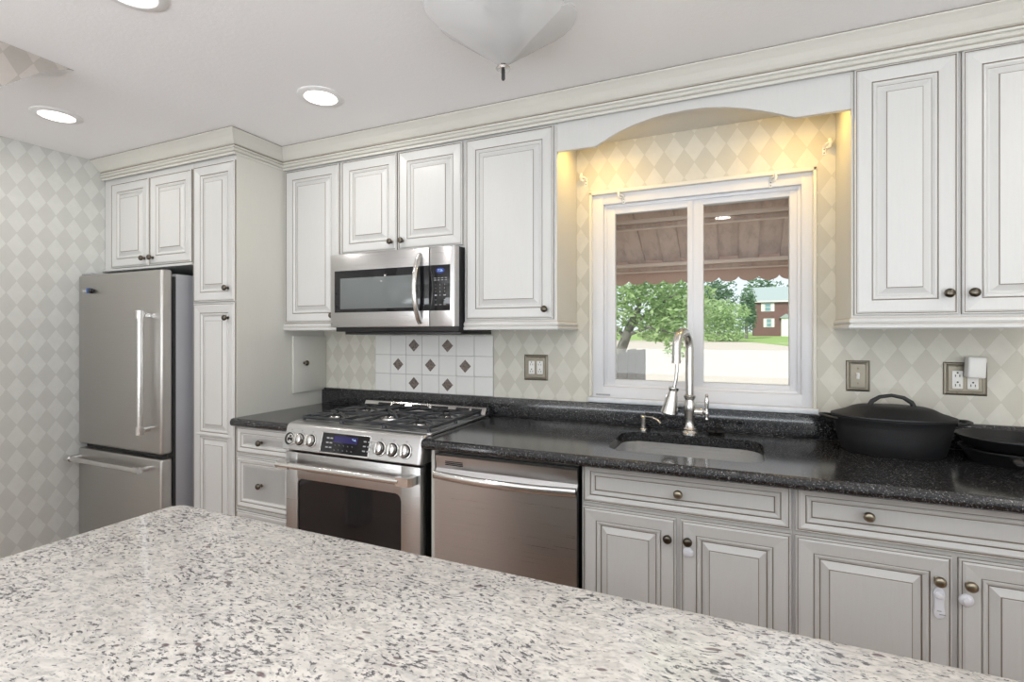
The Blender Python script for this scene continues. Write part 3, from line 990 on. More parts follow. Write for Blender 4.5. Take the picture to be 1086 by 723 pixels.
# ------------------------------------------------------------------ dishwasher
DX0, DX1 = -1.152, -0.533
c = thing('dishwasher', ((DX0 + DX1) / 2, 2.1, 0), 'stainless steel dishwasher under the black counter beside the range', 'dishwasher')
b = MB(); b.box(DX0 + 0.004, DX1 - 0.004, BASE_Y + 0.012, 2.40, 0.02, 0.851)
b.build('tub', M['black_plastic'], c)
DF = BASE_Y - 0.022
b = MB()
sec = [(DF + 0.030, 0.115), (DF + 0.002, 0.115), (DF, 0.120), (DF, 0.765), (DF + 0.014, 0.790), (DF + 0.006, 0.843), (DF + 0.010, 0.848), (DF + 0.030, 0.848)]
b.prism(sec, 'X', DX0 + 0.002, DX1 - 0.002)
d = b.build('door', M['steel'], c)
b = MB()
rows = []
for k in range(25):
    s = k / 24
    x = DX0 + 0.003 + (DX1 - DX0 - 0.006) * s
    bow = 0.030 * (1 - (2 * s - 1) ** 2) + 0.012
    yc, zc_ = DF - bow + 0.004, 0.766
    rows.append([(x, yc + 0.011 * math.cos(a) * 1.0, zc_ + 0.0175 * math.sin(a)) for a in [2 * PI * q / 14 for q in range(14)]])
vs = b.grid(rows, 0, True, False, True)
b.cap(vs[0][::-1]); b.cap(vs[-1])
for x in (DX0 + 0.003, DX1 - 0.025):
    b.box(x, x + 0.022, DF - 0.012, DF + 0.004, 0.752, 0.780, 0.003)
b.build('handle', M['steel_bright'], d)
b = MB(); 
for z in (0.806, 0.813, 0.820):
    b.box(-1.104, -1.022, DF + 0.0065, DF + 0.013, z, z + 0.0022)
b.build('vent', M['slot'], d)
b = MB(); b.box(DX0, DX1, BASE_Y + 0.05, BASE_Y + 0.06, 0.0, 0.105)
b.build('kick_plate', M['black_plastic'], c)

# ------------------------------------------------------------------ range
RX0, RX1 = -1.9795, -1.2035
c = thing('gas_range', ((RX0 + RX1) / 2, 2.1, 0), 'stainless slide-in gas range with black grates and front knobs', 'range')
RF = 1.784
b = MB(); b.box(RX0 + 0.004, RX1 - 0.008, RF + 0.046, 2.42, 0.03, 0.90)
b.build('chassis', M['black_plastic'], c)
b = MB()   # door: steel frame around glass
gx0, gx1, gz0, gz1 = -1.903, -1.308, 0.245, 0.664
b.box(RX0 + 0.002, gx0, RF, RF + 0.045, 0.165, 0.788, 0.004); b.box(gx1, RX1 - 0.004, RF, RF + 0.045, 0.165, 0.788, 0.004)
b.box(gx0 - 0.004, gx1 + 0.004, RF, RF + 0.045, gz1, 0.788, 0.004); b.box(gx0 - 0.004, gx1 + 0.004, RF, RF + 0.045, 0.165, gz0, 0.004)
for cx_, sx_ in ((gx0, 1), (gx1, -1)):   # rounded inner corners
    for cz_, sz_ in ((gz1, -1), (gz0, 1)):
        r_ = 0.028
        poly = [(cx_ - 0.001 * sx_, cz_ - 0.001 * sz_)] + [(cx_ + sx_ * (r_ - r_ * math.sin(a)), cz_ + sz_ * (r_ - r_ * math.cos(a))) for a in [R(90) * q / 8 for q in range(9)]]
        b.prism(poly, 'Y', RF + 0.001, RF + 0.03)
d = b.build('oven_door', M['steel'], c)
b = MB(); b.box(gx0 - 0.01, gx1 + 0.01, RF + 0.008, RF + 0.014, gz0 - 0.01, gz1 + 0.01)
b.build('oven_window', M['black_glass'], d)
b = MB()
hz, hy = 0.738, RF - 0.052
b.tube([(RX0 + 0.004, hy, hz), (RX1 - 0.075, hy, hz)], 0.0155, 18)
o = b.build('handle', M['steel_bright'], d)
b = MB()
for xe, s in ((RX0 + 0.006, 1), (RX1 - 0.012, -1)):
    pr = [(xe, RF + 0.002), (xe, hy + 0.010), (xe + s * 0.012, hy - 0.012), (xe + s * 0.075, hy - 0.013), (xe + s * 0.075, hy + 0.012), (xe + s * 0.030, hy + 0.016), (xe + s * 0.018, RF + 0.002)]
    b = MB(); b.prism(pr, 'Z', hz - 0.018, hz + 0.018)
    b.build('handle_bracket', M['steel_bright'], d)
b = MB(); b.box(RX0 + 0.002, RX1 - 0.004, RF + 0.002, RF + 0.045, 0.035, 0.158, 0.004)
b.build('warming_drawer', M['steel'], c)
# control panel: sloping steel nose
b = MB()
PZ0, PZ1 = 0.799, 0.905
PY0, PY1 = RF - 0.014, RF + 0.016
sec = [(RF + 0.06, PZ0), (PY0 + 0.006, PZ0), (PY0, PZ0 + 0.006), (PY1 - 0.003, PZ1), (PY1 + 0.004, PZ1 + 0.010), (PY1 + 0.016, PZ1 + 0.016), (PY1 + 0.034, PZ1 + 0.018), (RF + 0.07, PZ1 + 0.018)]
b.prism(sec, 'X', RX0 - 0.002, RX1 - 0.014)
# rounded end cap on the right, swept back
for k in range(6):
    a0, a1 = R(90) * k / 6, R(90) * (k + 1) / 6
    s0 = [(y + 0.016 * (1 - math.cos(a0)), z - (0.006 * (1 - math.cos(a0)) if z > 0.85 else 0)) for y, z in sec]
    s1 = [(y + 0.016 * (1 - math.cos(a1)), z - (0.006 * (1 - math.cos(a1)) if z > 0.85 else 0)) for y, z in sec]
    xa, xb = RX1 - 0.014 + 0.016 * math.sin(a0), RX1 - 0.014 + 0.016 * math.sin(a1)
    for q in range(len(sec)):
        w = (q + 1) % len(sec)
        b.poly([(xa, *s0[q]), (xa, *s0[w]), (xb, *s1[w]), (xb, *s1[q])], 0, True)
    if k == 5: b.poly([(xb, *p) for p in s1])
panel = b.build('control_panel', M['steel'], c)
tilt = math.atan2(PY1 - 0.003 - PY0, PZ1 - PZ0 - 0.006)
def on_panel(x, z, out=0.0):
    s = (z - PZ0 - 0.006) / (PZ1 - PZ0 - 0.006)
    y = PY0 + (PY1 - 0.003 - PY0) * s
    return Vector((x, y - out * math.cos(tilt), z + out * math.sin(tilt)))
PT = lambda x, z: Matrix.Translation(on_panel(x, z)) @ Matrix.Rotation(-tilt, 4, 'X')
# display
b = MB(); tmp = MB(); tmp.box(-0.136, 0.136, -0.0025, 0.001, -0.043, 0.043, 0.0008); b.merge(tmp.bm, 0, PT(-1.612, 0.852))
dp = b.build('display_panel', M['black_glass'], panel)
b = MB(); tmp = MB()
for x0_, x1_, z0_, z1_ in ((-0.141, -0.136, -0.048, 0.048), (0.136, 0.141, -0.048, 0.048), (-0.141, 0.141, 0.043, 0.048), (-0.141, 0.141, -0.048, -0.043)):
    tmp.box(x0_, x1_, -0.003, 0.001, z0_, z1_, 0.001)
b.merge(tmp.bm, 0, PT(-1.612, 0.852), True)
b.build('display_bezel', M['steel_bright'], panel)
b = MB(); tmp = MB(); tmp.box(-0.066, 0.070, -0.0031, -0.0024, 0.004, 0.033); b.merge(tmp.bm, 0, PT(-1.612, 0.852))
b.build('screen', M['dim_display'], panel)
text('clock_digits', '24', 0.021, M['digit'], on_panel(-1.561, 0.870, 0.0034), panel, 0.0002, 'CENTER', -tilt)
kk = 0
for cx_, cz_, s in ((-1.713, 0.872, 'CLR'), (-1.692, 0.872, 'TIME'), (-1.713, 0.852, 'BAKE'), (-1.692, 0.852, 'BROIL'), (-1.713, 0.832, 'ON'), (-1.692, 0.832, 'WARM'),
                    (-1.500, 0.872, 'TIMER'), (-1.476, 0.872, 'ON'), (-1.500, 0.852, 'SET'), (-1.476, 0.852, 'OFF'), (-1.500, 0.832, 'CLEAN'), (-1.476, 0.832, 'LOCK')):
    b = MB(); tmp = MB()
    tmp.box(-0.0075, 0.0075, -0.0030, -0.0024, -0.0030, 0.0030)
    b.merge(tmp.bm, 0, PT(cx_, cz_))
    b.build('key_mark', M['key'], panel)
for i in range(10):
    text('key_digit', str((i + 1) % 10), 0.0125, M['key'], on_panel(-1.665 + 0.0245 * (i % 5), 0.843 - 0.0205 * (i // 5), 0.0032), panel, 0.0002, 'CENTER', -tilt)
# knobs
def range_knob(x, z, capped=True):
    b = MB(); tmp = MB()
    tmp.lathe([(0.034, 0.0), (0.034, 0.003), (0.032, 0.007), (0.0290, 0.0075), (0.0285, 0.003)], (0, 0, 0), '-Y', 28, cap1=False)
    b.merge(tmp.bm, 0, PT(x, z), True)
    tmp = MB(); tmp.lathe([(0.0225, 0.0045), (0.0285, 0.0045)], (0, 0, 0), '-Y', 28, cap0=False, cap1=False); b.merge(tmp.bm, 1, PT(x, z), True)  # dark ring paints the shadow gap round the cap
    kn = b.build('control_knob', [M['steel_bright'], M['slot']], panel)
    b = MB(); tmp = MB()
    if capped:
        tmp.lathe([(0.0240, 0.002), (0.0240, 0.020), (0.0225, 0.027), (0.020, 0.0285), (0.0001, 0.0285)], (0, 0, 0), '-Y', 28)
        tmp.box(-0.0065, 0.0065, -0.040, -0.027, -0.0225, 0.0225, 0.002)
        b.merge(tmp.bm, 0, PT(x, z), True)
        b.build('knob_cap', M['nickel'], kn)
    else:
        tmp.lathe([(0.027, 0.001), (0.027, 0.003), (0.001, 0.003)], (0, 0, 0), '-Y', 28)
        b.merge(tmp.bm, 0, PT(x, z), True)
        b.build('knob_base', M['nickel'], kn)
        b = MB(); tmp = MB()
        tmp.lathe([(0.0055, 0.003), (0.0055, 0.014), (0.001, 0.0145)], (0, 0, 0), '-Y', 14)
        for q in range(3):
            a = R(90 + 120 * q)
            tmp.lathe([(0.0045, 0.003), (0.0045, 0.005), (0.0005, 0.005)], (0.012 * math.cos(a), 0, 0.012 * math.sin(a)), '-Y', 12)
        b.merge(tmp.bm, 0, PT(x, z), True)
        o = b.build('bare_stem', M['slot'], kn)
        o['label'] = 'bare dark stem where the knob cap is missing'
for i, (x, z) in enumerate(((-1.945, 0.851), (-1.880, 0.851), (-1.812, 0.851), (-1.415, 0.851), (-1.347, 0.851), (-1.281, 0.851))):
    range_knob(x, z, i > 0)
    b = MB(); tmp = MB()
    tmp.box(-0.005, 0.005, -0.0006, 0.0004, 0.0385, 0.0435)
    b.merge(tmp.bm, 0, PT(x, z))
    b.build('knob_print', M['gray_metal'], panel)
# cooktop
TZ = 0.9165
b = MB()
b.box(RX0 - 0.0025, RX1 + 0.015, RF + 0.052, 2.400, TZ - 0.001, TZ + 0.006, 0.002)
b.box(RX0 - 0.0025, RX1 + 0.015, RF + 0.052, RF + 0.090, TZ + 0.003, TZ + 0.008, 0.002)
for xa, xb in ((RX0 - 0.0025, RX0 + 0.016), (RX1 - 0.003, RX1 + 0.015)):
    b.box(xa, xb, RF + 0.060, 2.400, TZ + 0.003, TZ + 0.010, 0.002)
b.build('cooktop', M['steel'], c)
b = MB()     # slotted rear vent trim: a solid raised strip with dark plates in place of openings
vy0, vy1 = 2.345, 2.402
xs = [RX0 + 0.002, RX0 + 0.06]
slots = [(-1.885, -1.800), (-1.785, -1.700), (-1.655, -1.545), (-1.525, -1.420), (-1.370, -1.290), (-1.275, -1.215)]
xa = RX0 - 0.0025 + 0.0
prevx = RX0 - 0.002
b.prism([(vy0, TZ + 0.006), (vy0, TZ + 0.012), (vy0 + 0.022, TZ + 0.046), (vy1, TZ + 0.046), (vy1, TZ + 0.006)], 'X', RX0 - 0.002, RX1 + 0.014)
vt = b.build('rear_vent', M['steel_bright'], c)
for s0, s1 in slots:
    b = MB()
    b.prism([(vy0 + 0.0040, TZ + 0.0205), (vy0 + 0.0035, TZ + 0.0205), (vy0 + 0.0165, TZ + 0.0395), (vy0 + 0.019, TZ + 0.0395)], 'X', s0, s1)
    b.build('vent_slot', M['slot'], vt)
# burners and grates
gxs = [RX0 + 0.025, RX0 + 0.268, RX0 + 0.517, RX0 + 0.760]
for bx, by, br_ in ((-1.845, 1.985, 0.045), (-1.845, 2.215, 0.036), (-1.590, 2.10, 0.050), (-1.333, 1.985, 0.050), (-1.333, 2.215, 0.036)):
    b = MB(); b.lathe([(br_ + 0.014, 0.0), (br_ + 0.012, 0.008), (br_, 0.011), (br_ - 0.004, 0.016), (0.002, 0.016)], (bx, by, TZ + 0.0055), 'Z', 28)
    o = b.build('burner', M['nickel'], c)
    b = MB(); b.lathe([(br_ - 0.006, 0.016), (br_ - 0.004, 0.020), (br_ - 0.010, 0.024), (0.002, 0.025)], (bx, by, TZ + 0.0055), 'Z', 28)
    b.build('burner_cap', M['grate'], o)
for g in range(3):
    b = MB()
    x0_, x1_ = gxs[g] + 0.003, gxs[g + 1] - 0.003
    y0_, y1_ = 1.868, 2.338
    zg = TZ + 0.030
    ym = (y0_ + y1_) / 2
    def bar(p, q, w=0.0065):
        p, q = Vector(p), Vector(q)
        b.tube([p, p.lerp(q, 0.5), q], w, 6, 0, 1.25)
    for ya in (y0_, ym, y1_):
        bar((x0_, ya, zg - 0.006), (x1_, ya, zg - 0.006))
    for xa in (x0_, x1_):
        b.tube([(xa, y0_, zg - 0.006), (xa, ym - 0.03, zg - 0.006), (xa, ym, zg - 0.002), (xa, ym + 0.03, zg - 0.006), (xa, y1_, zg - 0.006)], 0.0065, 6, 0, 1.25)
    xm = (x0_ + x1_) / 2
    cents = [(xm, 1.985), (xm, 2.215)] if g != 1 else [(xm, 2.10)]
    for cx_, cy_ in cents:
        for a in range(8 if g == 1 else 6):
            ang = 2 * PI * a / (8 if g == 1 else 6) + (0.0 if g == 1 else PI / 6)
            ex, ey = math.cos(ang), math.sin(ang)
            lim = 1e9
            if abs(ex) > 1e-3: lim = min(lim, ((x1_ if ex > 0 else x0_) - cx_) / ex)
            ylo, yhi = (y0_, ym) if cy_ < ym - 0.02 else ((ym, y1_) if cy_ > ym + 0.02 else (y0_, y1_))
            if abs(ey) > 1e-3: lim = min(lim, ((yhi if ey > 0 else ylo) - cy_) / ey)
            b.tube([(cx_ + ex * 0.028, cy_ + ey * 0.028, zg + 0.002), (cx_ + ex * (0.028 + lim) / 2, cy_ + ey * (0.028 + lim) / 2, zg), (cx_ + ex * lim, cy_ + ey * lim, zg - 0.006)], [0.0045, 0.006, 0.0068], 6, 0, 1.3)
    for xa in (x0_, x1_):
        for ya in (y0_ + 0.004, ym, y1_ - 0.004):
            b.tube([(xa, ya, zg - 0.006), (xa, ya, TZ + 0.0065)], [0.007, 0.009], 8)
    b.build('grate', M['grate'], c)

# ------------------------------------------------------------------ microwave
c = thing('microwave', (-1.585, 2.25, 1.35), 'stainless over-the-range microwave with black glass door', 'microwave')
MX0, MX1, MF = -1.9635, -1.2015, 2.062
b = MB(); b.box(MX0 + 0.006, MX1 - 0.002, MF + 0.035, WALL_Y - 0.002, 1.362, 1.770, 0.003)
b.build('body', M['black_plastic'], c)
b = MB(); b.box(MX0 + 0.05, MX1 + 0.000, MF + 0.055, WALL_Y - 0.003, 1.347, 1.3625, 0.003)
o = b.build('hood_bottom', M['black_plastic'], c)
b = MB()
for x in (-1.86, -1.50): b.box(x, x + 0.20, MF + 0.12, MF + 0.25, 1.3445, 1.3475, 0.001)
b.build('grease_filter', M['gray_metal'], o)
b = MB()
XS = -1.345
b.box(MX0, XS - 0.001, MF, MF + 0.036, 1.385, 1.769, 0.005)
md = b.build('door', M['steel'], c)
b = MB(); b.box(-1.934, XS - 0.0015, MF - 0.0012, MF + 0.002, 1.462, 1.680, 0.0006)
b.build('window_glass', M['black_glass'], md)
b = MB(); b.box(-1.895, -1.430, MF - 0.0018, MF - 0.0008, 1.480, 1.640, 0.0003)
b.build('window_mesh', M['mesh_glass'], md)
b = MB()
hp = [(-1.397 - 0.000, MF - 0.003 - 0.048 * math.sin(PI * s) ** 0.8 if 0 < s < 1 else MF - 0.001, 1.405 + 0.332 * s) for s in [k / 20 for k in range(21)]]
b.tube(hp, [0.0135] * 21, 14)
b.build('handle', M['steel_bright'], md)
b = MB(); b.box(XS + 0.001, MX1 - 0.012, MF, MF + 0.036, 1.385, 1.769, 0.005)
b.prism([(MX1 - 0.013, MF + 0.001), (MX1 - 0.006, MF + 0.006), (MX1 - 0.001, MF + 0.016), (MX1, MF + 0.036), (MX1 - 0.013, MF + 0.036)], 'Z', 1.387, 1.768)
mp_ = b.build('control_panel', M['steel'], c)
b = MB(); b.box(XS + 0.0015, -1.229, MF - 0.0012, MF + 0.002, 1.462, 1.680, 0.0006)
b.build('keypad_glass', M['black_glass'], mp_)
b = MB(); b.lathe([(0.0215, 0.0), (0.0215, 0.0008), (0.0005, 0.0008)], (-1.283, MF - 0.0010, 1.653), '-Y', 24, 1.15, 0.62)
b.build('clock_display', M['blue_display'], mp_)
text('clock_digits', '7:26', 0.0165, M['digit'], (-1.283, MF - 0.0022, 1.653), mp_, 0.0002)
for i, s in enumerate('123456789'):
    text('key_digit', s, 0.0105, M['key'], (-1.309 + 0.025 * (i % 3), MF - 0.0016, 1.585 - 0.0165 * (i // 3)), mp_, 0.0002)
text('key_digit', '0', 0.0105, M['key'], (-1.284, MF - 0.0016, 1.535), mp_, 0.0002)
b = MB()
for q in range(4):
    for zz in (1.606, 1.616): b.box(-1.318 + 0.020 * q, -1.306 + 0.020 * q, MF - 0.0016, MF - 0.0010, zz, zz + 0.003)
for q in range(3): b.box(-1.314 + 0.025 * q, -1.301 + 0.025 * q, MF - 0.0016, MF - 0.0010, 1.489, 1.4915)
for q in (0, 2):
    b.box(-1.315 + 0.025 * q, -1.302 + 0.025 * q, MF - 0.0016, MF - 0.0010, 1.5325, 1.5385); b.box(-1.313 + 0.025 * q, -1.304 + 0.025 * q, MF - 0.0016, MF - 0.0010, 1.512, 1.5145)
b.build('key_marks', M['key'], mp_)

# ------------------------------------------------------------------ refrigerator
c = thing('refrigerator', (-3.155, 2.05, 0), 'gray stainless bottom-freezer refrigerator in the corner by the papered wall', 'refrigerator')
QX0, QX1, QF = -3.545, -2.772, 1.692
b = MB(); b.box(QX0 + 0.004, QX1 - 0.002, QF + 0.078, 2.40, 0.03, 1.676, 0.006)
b.build('body', M['gray_metal'], c)
b = MB(); b.box(QX0 + 0.006, QX1 - 0.005, QF + 0.064, QF + 0.080, 0.06, 1.66)
b.box(QX0 + 0.01, QX1 - 0.01, QF + 0.04, QF + 0.07, 0.682, 0.712)
b.build('gasket', M['slot'], c)
b = MB(); b.box(QX0, QX1, QF, QF + 0.062, 0.708, 1.694, 0.014, 0, 4)
d = b.build('upper_door', M['steel_v'], c)
def bar_handle(p0, p1, parent, r=0.0135):
    p0, p1 = Vector(p0), Vector(p1)
    ax = (p1 - p0).normalized()
    b = MB(); b.tube([p0, p1], r, 18)
    h = b.build('handle', M['steel_bright'], parent)
    for p, s in ((p0, 1), (p1, -1)):
        b = MB()
        b.tube([p - ax * s * 0.004, p + ax * s * 0.040], r * 1.35, 18)
        q = p + ax * s * 0.020
        b.box(q.x - 0.013, q.x + 0.013, q.y, QF + 0.001, q.z - 0.013, q.z + 0.013, 0.004)
        b.build('end_cap', M['steel_bright'], h)
bar_handle((-2.872, QF - 0.048, 0.822), (-2.872, QF - 0.048, 1.470), d)
b = MB(); b.box(QX0 + 0.002, QX1 - 0.002, QF, QF + 0.062, 0.07, 0.682, 0.012, 0, 4)
d2_ = b.build('freezer_drawer', M['steel_v'], c)
bar_handle((QX0 + 0.004, QF - 0.055, 0.630), (-2.862, QF - 0.055, 0.630), d2_)
b = MB(); b.box(QX0 + 0.012, QX0 + 0.11, QF + 0.012, QF + 0.10, 1.6945, 1.706, 0.003)
b.build('hinge_cover', M['gray_metal'], c)
b = MB(); b.box(-3.502, -3.448, QF - 0.0025, QF + 0.001, 1.5905, 1.6105, 0.0006)
bd = b.build('badge', M['nickel'], d)
b = MB(); b.box(-3.499, -3.451, QF - 0.0031, QF - 0.0022, 1.5935, 1.6075, 0.0002)
b.build('badge_field', M['gray_metal'], d)
text('badge_lettering', 'VIKING', 0.0112, M['white_plastic'], (-3.475, QF - 0.0034, 1.6005), d, 0.0002)
c = thing('fridge_magnet', (-3.42, QF, 1.59), 'small blue and black magnet next to the refrigerator badge', 'magnet')
b = MB(); b.box(-3.444, -3.411, QF - 0.010, QF - 0.0003, 1.586, 1.616, 0.003)
b.build('blue_clip', M['badge_blue'], c)
b = MB(); b.lathe([(0.010, 0.0), (0.0135, 0.005), (0.0135, 0.014), (0.009, 0.020), (0.001, 0.021)], (-3.396, QF - 0.0003, 1.598), '-Y', 20)
b.build('black_button', M['black_plastic'], c)

# ------------------------------------------------------------------ wall tiles
c = thing('tile_backsplash', (-1.58, WALL_Y, 1.013), 'white tile panel with brown diamond accents behind the range', 'tile panel')
cols_x = [-1.975, -1.864, -1.754, -1.643, -1.530, -1.417, -1.304, -1.190]
rows_z = [1.013, 1.116, 1.228, 1.340]
b = MB(); b.box(cols_x[0] - 0.001, cols_x[-1] + 0.001, WALL_Y - 0.005, WALL_Y - 0.0002, rows_z[0], rows_z[-1])
b.build('grout_bed', M['grout'], c)
b = MB()
for i in range(7):
    for j in range(3):
        b.box(cols_x[i] + 0.0012, cols_x[i + 1] - 0.0012, WALL_Y - 0.0082, WALL_Y - 0.0048, rows_z[j] + 0.0012, rows_z[j + 1] - 0.0012, 0.0012, 0, 1)
b.build('field_tiles', M['tile'], c)
for i, j in ((2, 2), (4, 2), (1, 1), (3, 1), (5, 1), (2, 0), (4, 0)):
    b = MB()
    cx_, cz_ = (cols_x[i] + cols_x[i + 1]) / 2, (rows_z[j] + rows_z[j + 1]) / 2
    b.prism([(cx_ - 0.036, cz_), (cx_, cz_ - 0.036), (cx_ + 0.036, cz_), (cx_, cz_ + 0.036)], 'Y', WALL_Y - 0.0100, WALL_Y - 0.0081)
    b.prism([(cx_ - 0.022, cz_), (cx_, cz_ - 0.022), (cx_ + 0.022, cz_), (cx_, cz_ + 0.022)], 'Y', WALL_Y - 0.0112, WALL_Y - 0.0099)
    b.build('accent_tile', M['accent'], c)

# ------------------------------------------------------------------ wall plates
def wall_plate(x0, x1, z0, z1, name, label, cat):
    c = thing(name, ((x0 + x1) / 2, WALL_Y, z0), label, cat)
    b = MB()
    y = WALL_Y - 0.0003
    w, h = x1 - x0, z1 - z0
    b.door((x0, y, z0), NX, w, h, NY, [(0, 0, 1), (0.0, 0.003, 1), (0.003, 0.005, 1), (0.008, 0.0062, 0), (0.012, 0.0048, 0), (0.014, 0.0048, 1), (0.0155, 0.0062, 0)])
    b.build('plate', [M['plate'], M['plate_edge']], c)
    return c
def receptacle(c, x, z):
    b = MB(); b.box(x - 0.0165, x + 0.0165, WALL_Y - 0.0095, WALL_Y - 0.0060, z - 0.034, z + 0.034, 0.002)
    o = b.build('receptacle', M['white_plastic'], c)
    b = MB()
    for zz in (z + 0.018, z - 0.018):
        for xx in (-0.0065, 0.0065):
            b.box(x + xx - 0.0013, x + xx + 0.0013, WALL_Y - 0.0099, WALL_Y - 0.0093, zz - 0.007, zz + 0.002)
        b.lathe([(0.0032, 0), (0.0032, 0.0005)], (x, WALL_Y - 0.0094, zz + 0.009), '-Y', 12)
    b.build('slots', M['slot'], o)
def screws(c, x, zs):
    for z in zs:
        b = MB(); b.lathe([(0.0035, 0), (0.003, 0.0012), (0.0005, 0.0016)], (x, WALL_Y - 0.0063, z), '-Y', 12)
        b.build('screw', M['plate_edge'], c)
c = wall_plate(-1.009, -0.879, 1.110, 1.243, 'outlet', 'brass-framed double outlet below the cabinet left of the window', 'outlet')
for x in (-0.967, -0.921):
    receptacle(c, x, 1.1765); screws(c, x, (1.2265, 1.1265))
c = wall_plate(0.417, 0.498, 1.118, 1.243, 'light_switch', 'brass light switch plate with one white toggle right of the window', 'light switch')
b = MB(); b.box(0.4525, 0.4635, WALL_Y - 0.0075, WALL_Y - 0.005, 1.168, 1.193, 0.001); b.box(0.4540, 0.4620, WALL_Y - 0.019, WALL_Y - 0.007, 1.179, 1.190, 0.002)
b.build('toggle', M['white_plastic'], c)
screws(c, 0.458, (1.2105, 1.1505))
c = wall_plate(0.733, 0.864, 1.118, 1.243, 'outlet', 'brass-framed double outlet with a white adapter, far right of the wall', 'outlet')
for x in (0.775, 0.821):
    receptacle(c, x, 1.1765); screws(c, x, (1.2265, 1.1265))
c = thing('plug_adapter', (0.823, WALL_Y - 0.02, 1.185), 'white plug-in adapter on the rightmost wall outlet', 'adapter')
b = MB()
tmp = MB(); tmp.box(-0.0265, 0.0265, -0.045, -0.0005, -0.039, 0.039, 0.006, 0, 3)
b.merge(tmp.bm, 0, Matrix.Translation((0.819, WALL_Y - 0.0100, 1.226)) @ Matrix.Rotation(R(2.5), 4, 'Y'), True)
b.build('case', M['white_plastic'], c)

# ------------------------------------------------------------------ curtain-rod brackets
def bracket(x, y, z, label, m='white_plastic', flip=1):
    c = thing('curtain_rod_bracket', (x, y, z - 0.025), label, 'bracket', 'curtain rod brackets around the window')
    b = MB(); b.box(x - 0.006, x + 0.006, y - 0.003, y - 0.0002, z - 0.026, z + 0.012, 0.001)
    pl = b.build('back_plate', M[m], c)
    b = MB()
    for dz in (-0.018, -0.004): b.lathe([(0.0025, 0), (0.0025, 0.0008)], (x, y - 0.0029, z + dz), '-Y', 10)
    b.build('screw_holes', M['slot'], pl)
    b = MB(); b.tube([(x, y - 0.001, z + 0.008), (x - 0.006 * flip, y - 0.018, z + 0.012), (x - 0.016 * flip, y - 0.030, z + 0.014)], 0.0065, 10)
    b.tube([(x - 0.016 * flip, y - 0.026, z + 0.030), (x - 0.019 * flip, y - 0.036, z + 0.012), (x - 0.016 * flip, y - 0.030, z - 0.002), (x - 0.008 * flip, y - 0.018, z - 0.002)], 0.006, 10)
    b.build('hook', M[m], c)
    return c
bracket(-0.678, WALL_Y, 2.112, 'white curtain-rod bracket on the wall left of the window', flip=1)
bracket(0.340, WALL_Y, 2.122, 'white curtain-rod bracket on the wall right of the window', flip=-1)
bracket(-0.494, WALL_Y + 0.0115, 2.008, 'white curtain-rod bracket on the window frame above the left pane')
bracket(0.142, WALL_Y + 0.0115, 2.012, 'white curtain-rod bracket on the window frame above the right pane', flip=-1)

# ------------------------------------------------------------------ cast iron pots
PX, PY = 0.530, 2.275
c = thing('dutch_oven', (PX, PY, CT), 'black oval cast iron roaster with lid on the counter', 'pot')
sx_, sy_ = 1.0, 0.68
b = MB()
b.lathe([(0.150, 0.0), (0.158, 0.006), (0.170, 0.050), (0.180, 0.095), (0.186, 0.122), (0.190, 0.126), (0.190, 0.130), (0.183, 0.130), (0.172, 0.090), (0.150, 0.012), (0.002, 0.010)], (PX, PY, CT), 'Z', 56, sx_, sy_)
b.build('pot_body', M['iron'], c)
for s in (-1, 1):
    b = MB()
    b.tube([(PX + s * 0.176, PY - 0.045, CT + 0.120), (PX + s * 0.205, PY - 0.040, CT + 0.124), (PX + s * 0.224, PY - 0.015, CT + 0.126), (PX + s * 0.224, PY + 0.015, CT + 0.126), (PX + s * 0.205, PY + 0.040, CT + 0.124), (PX + s * 0.176, PY + 0.045, CT + 0.120)], 0.0075, 10, 0, 0.8)
    b.build('side_handle', M['iron'], c)
b = MB()
b.lathe([(0.187, 0.1305), (0.193, 0.133), (0.192, 0.138), (0.175, 0.144), (0.150, 0.152), (0.125, 0.165), (0.105, 0.171), (0.060, 0.174), (0.002, 0.175)], (PX, PY, CT), 'Z', 56, sx_, sy_)
ld = b.build('lid', M['iron'], c)
b = MB()
b.tube([(PX - 0.068, PY, CT + 0.168), (PX - 0.060, PY, CT + 0.186), (PX - 0.036, PY, CT + 0.203), (PX, PY, CT + 0.210), (PX + 0.036, PY, CT + 0.203), (PX + 0.060, PY, CT + 0.186), (PX + 0.068, PY, CT + 0.168)], [0.009, 0.0085, 0.007, 0.0065, 0.007, 0.0085, 0.009], 12)
b.build('lid_handle', M['iron'], ld)

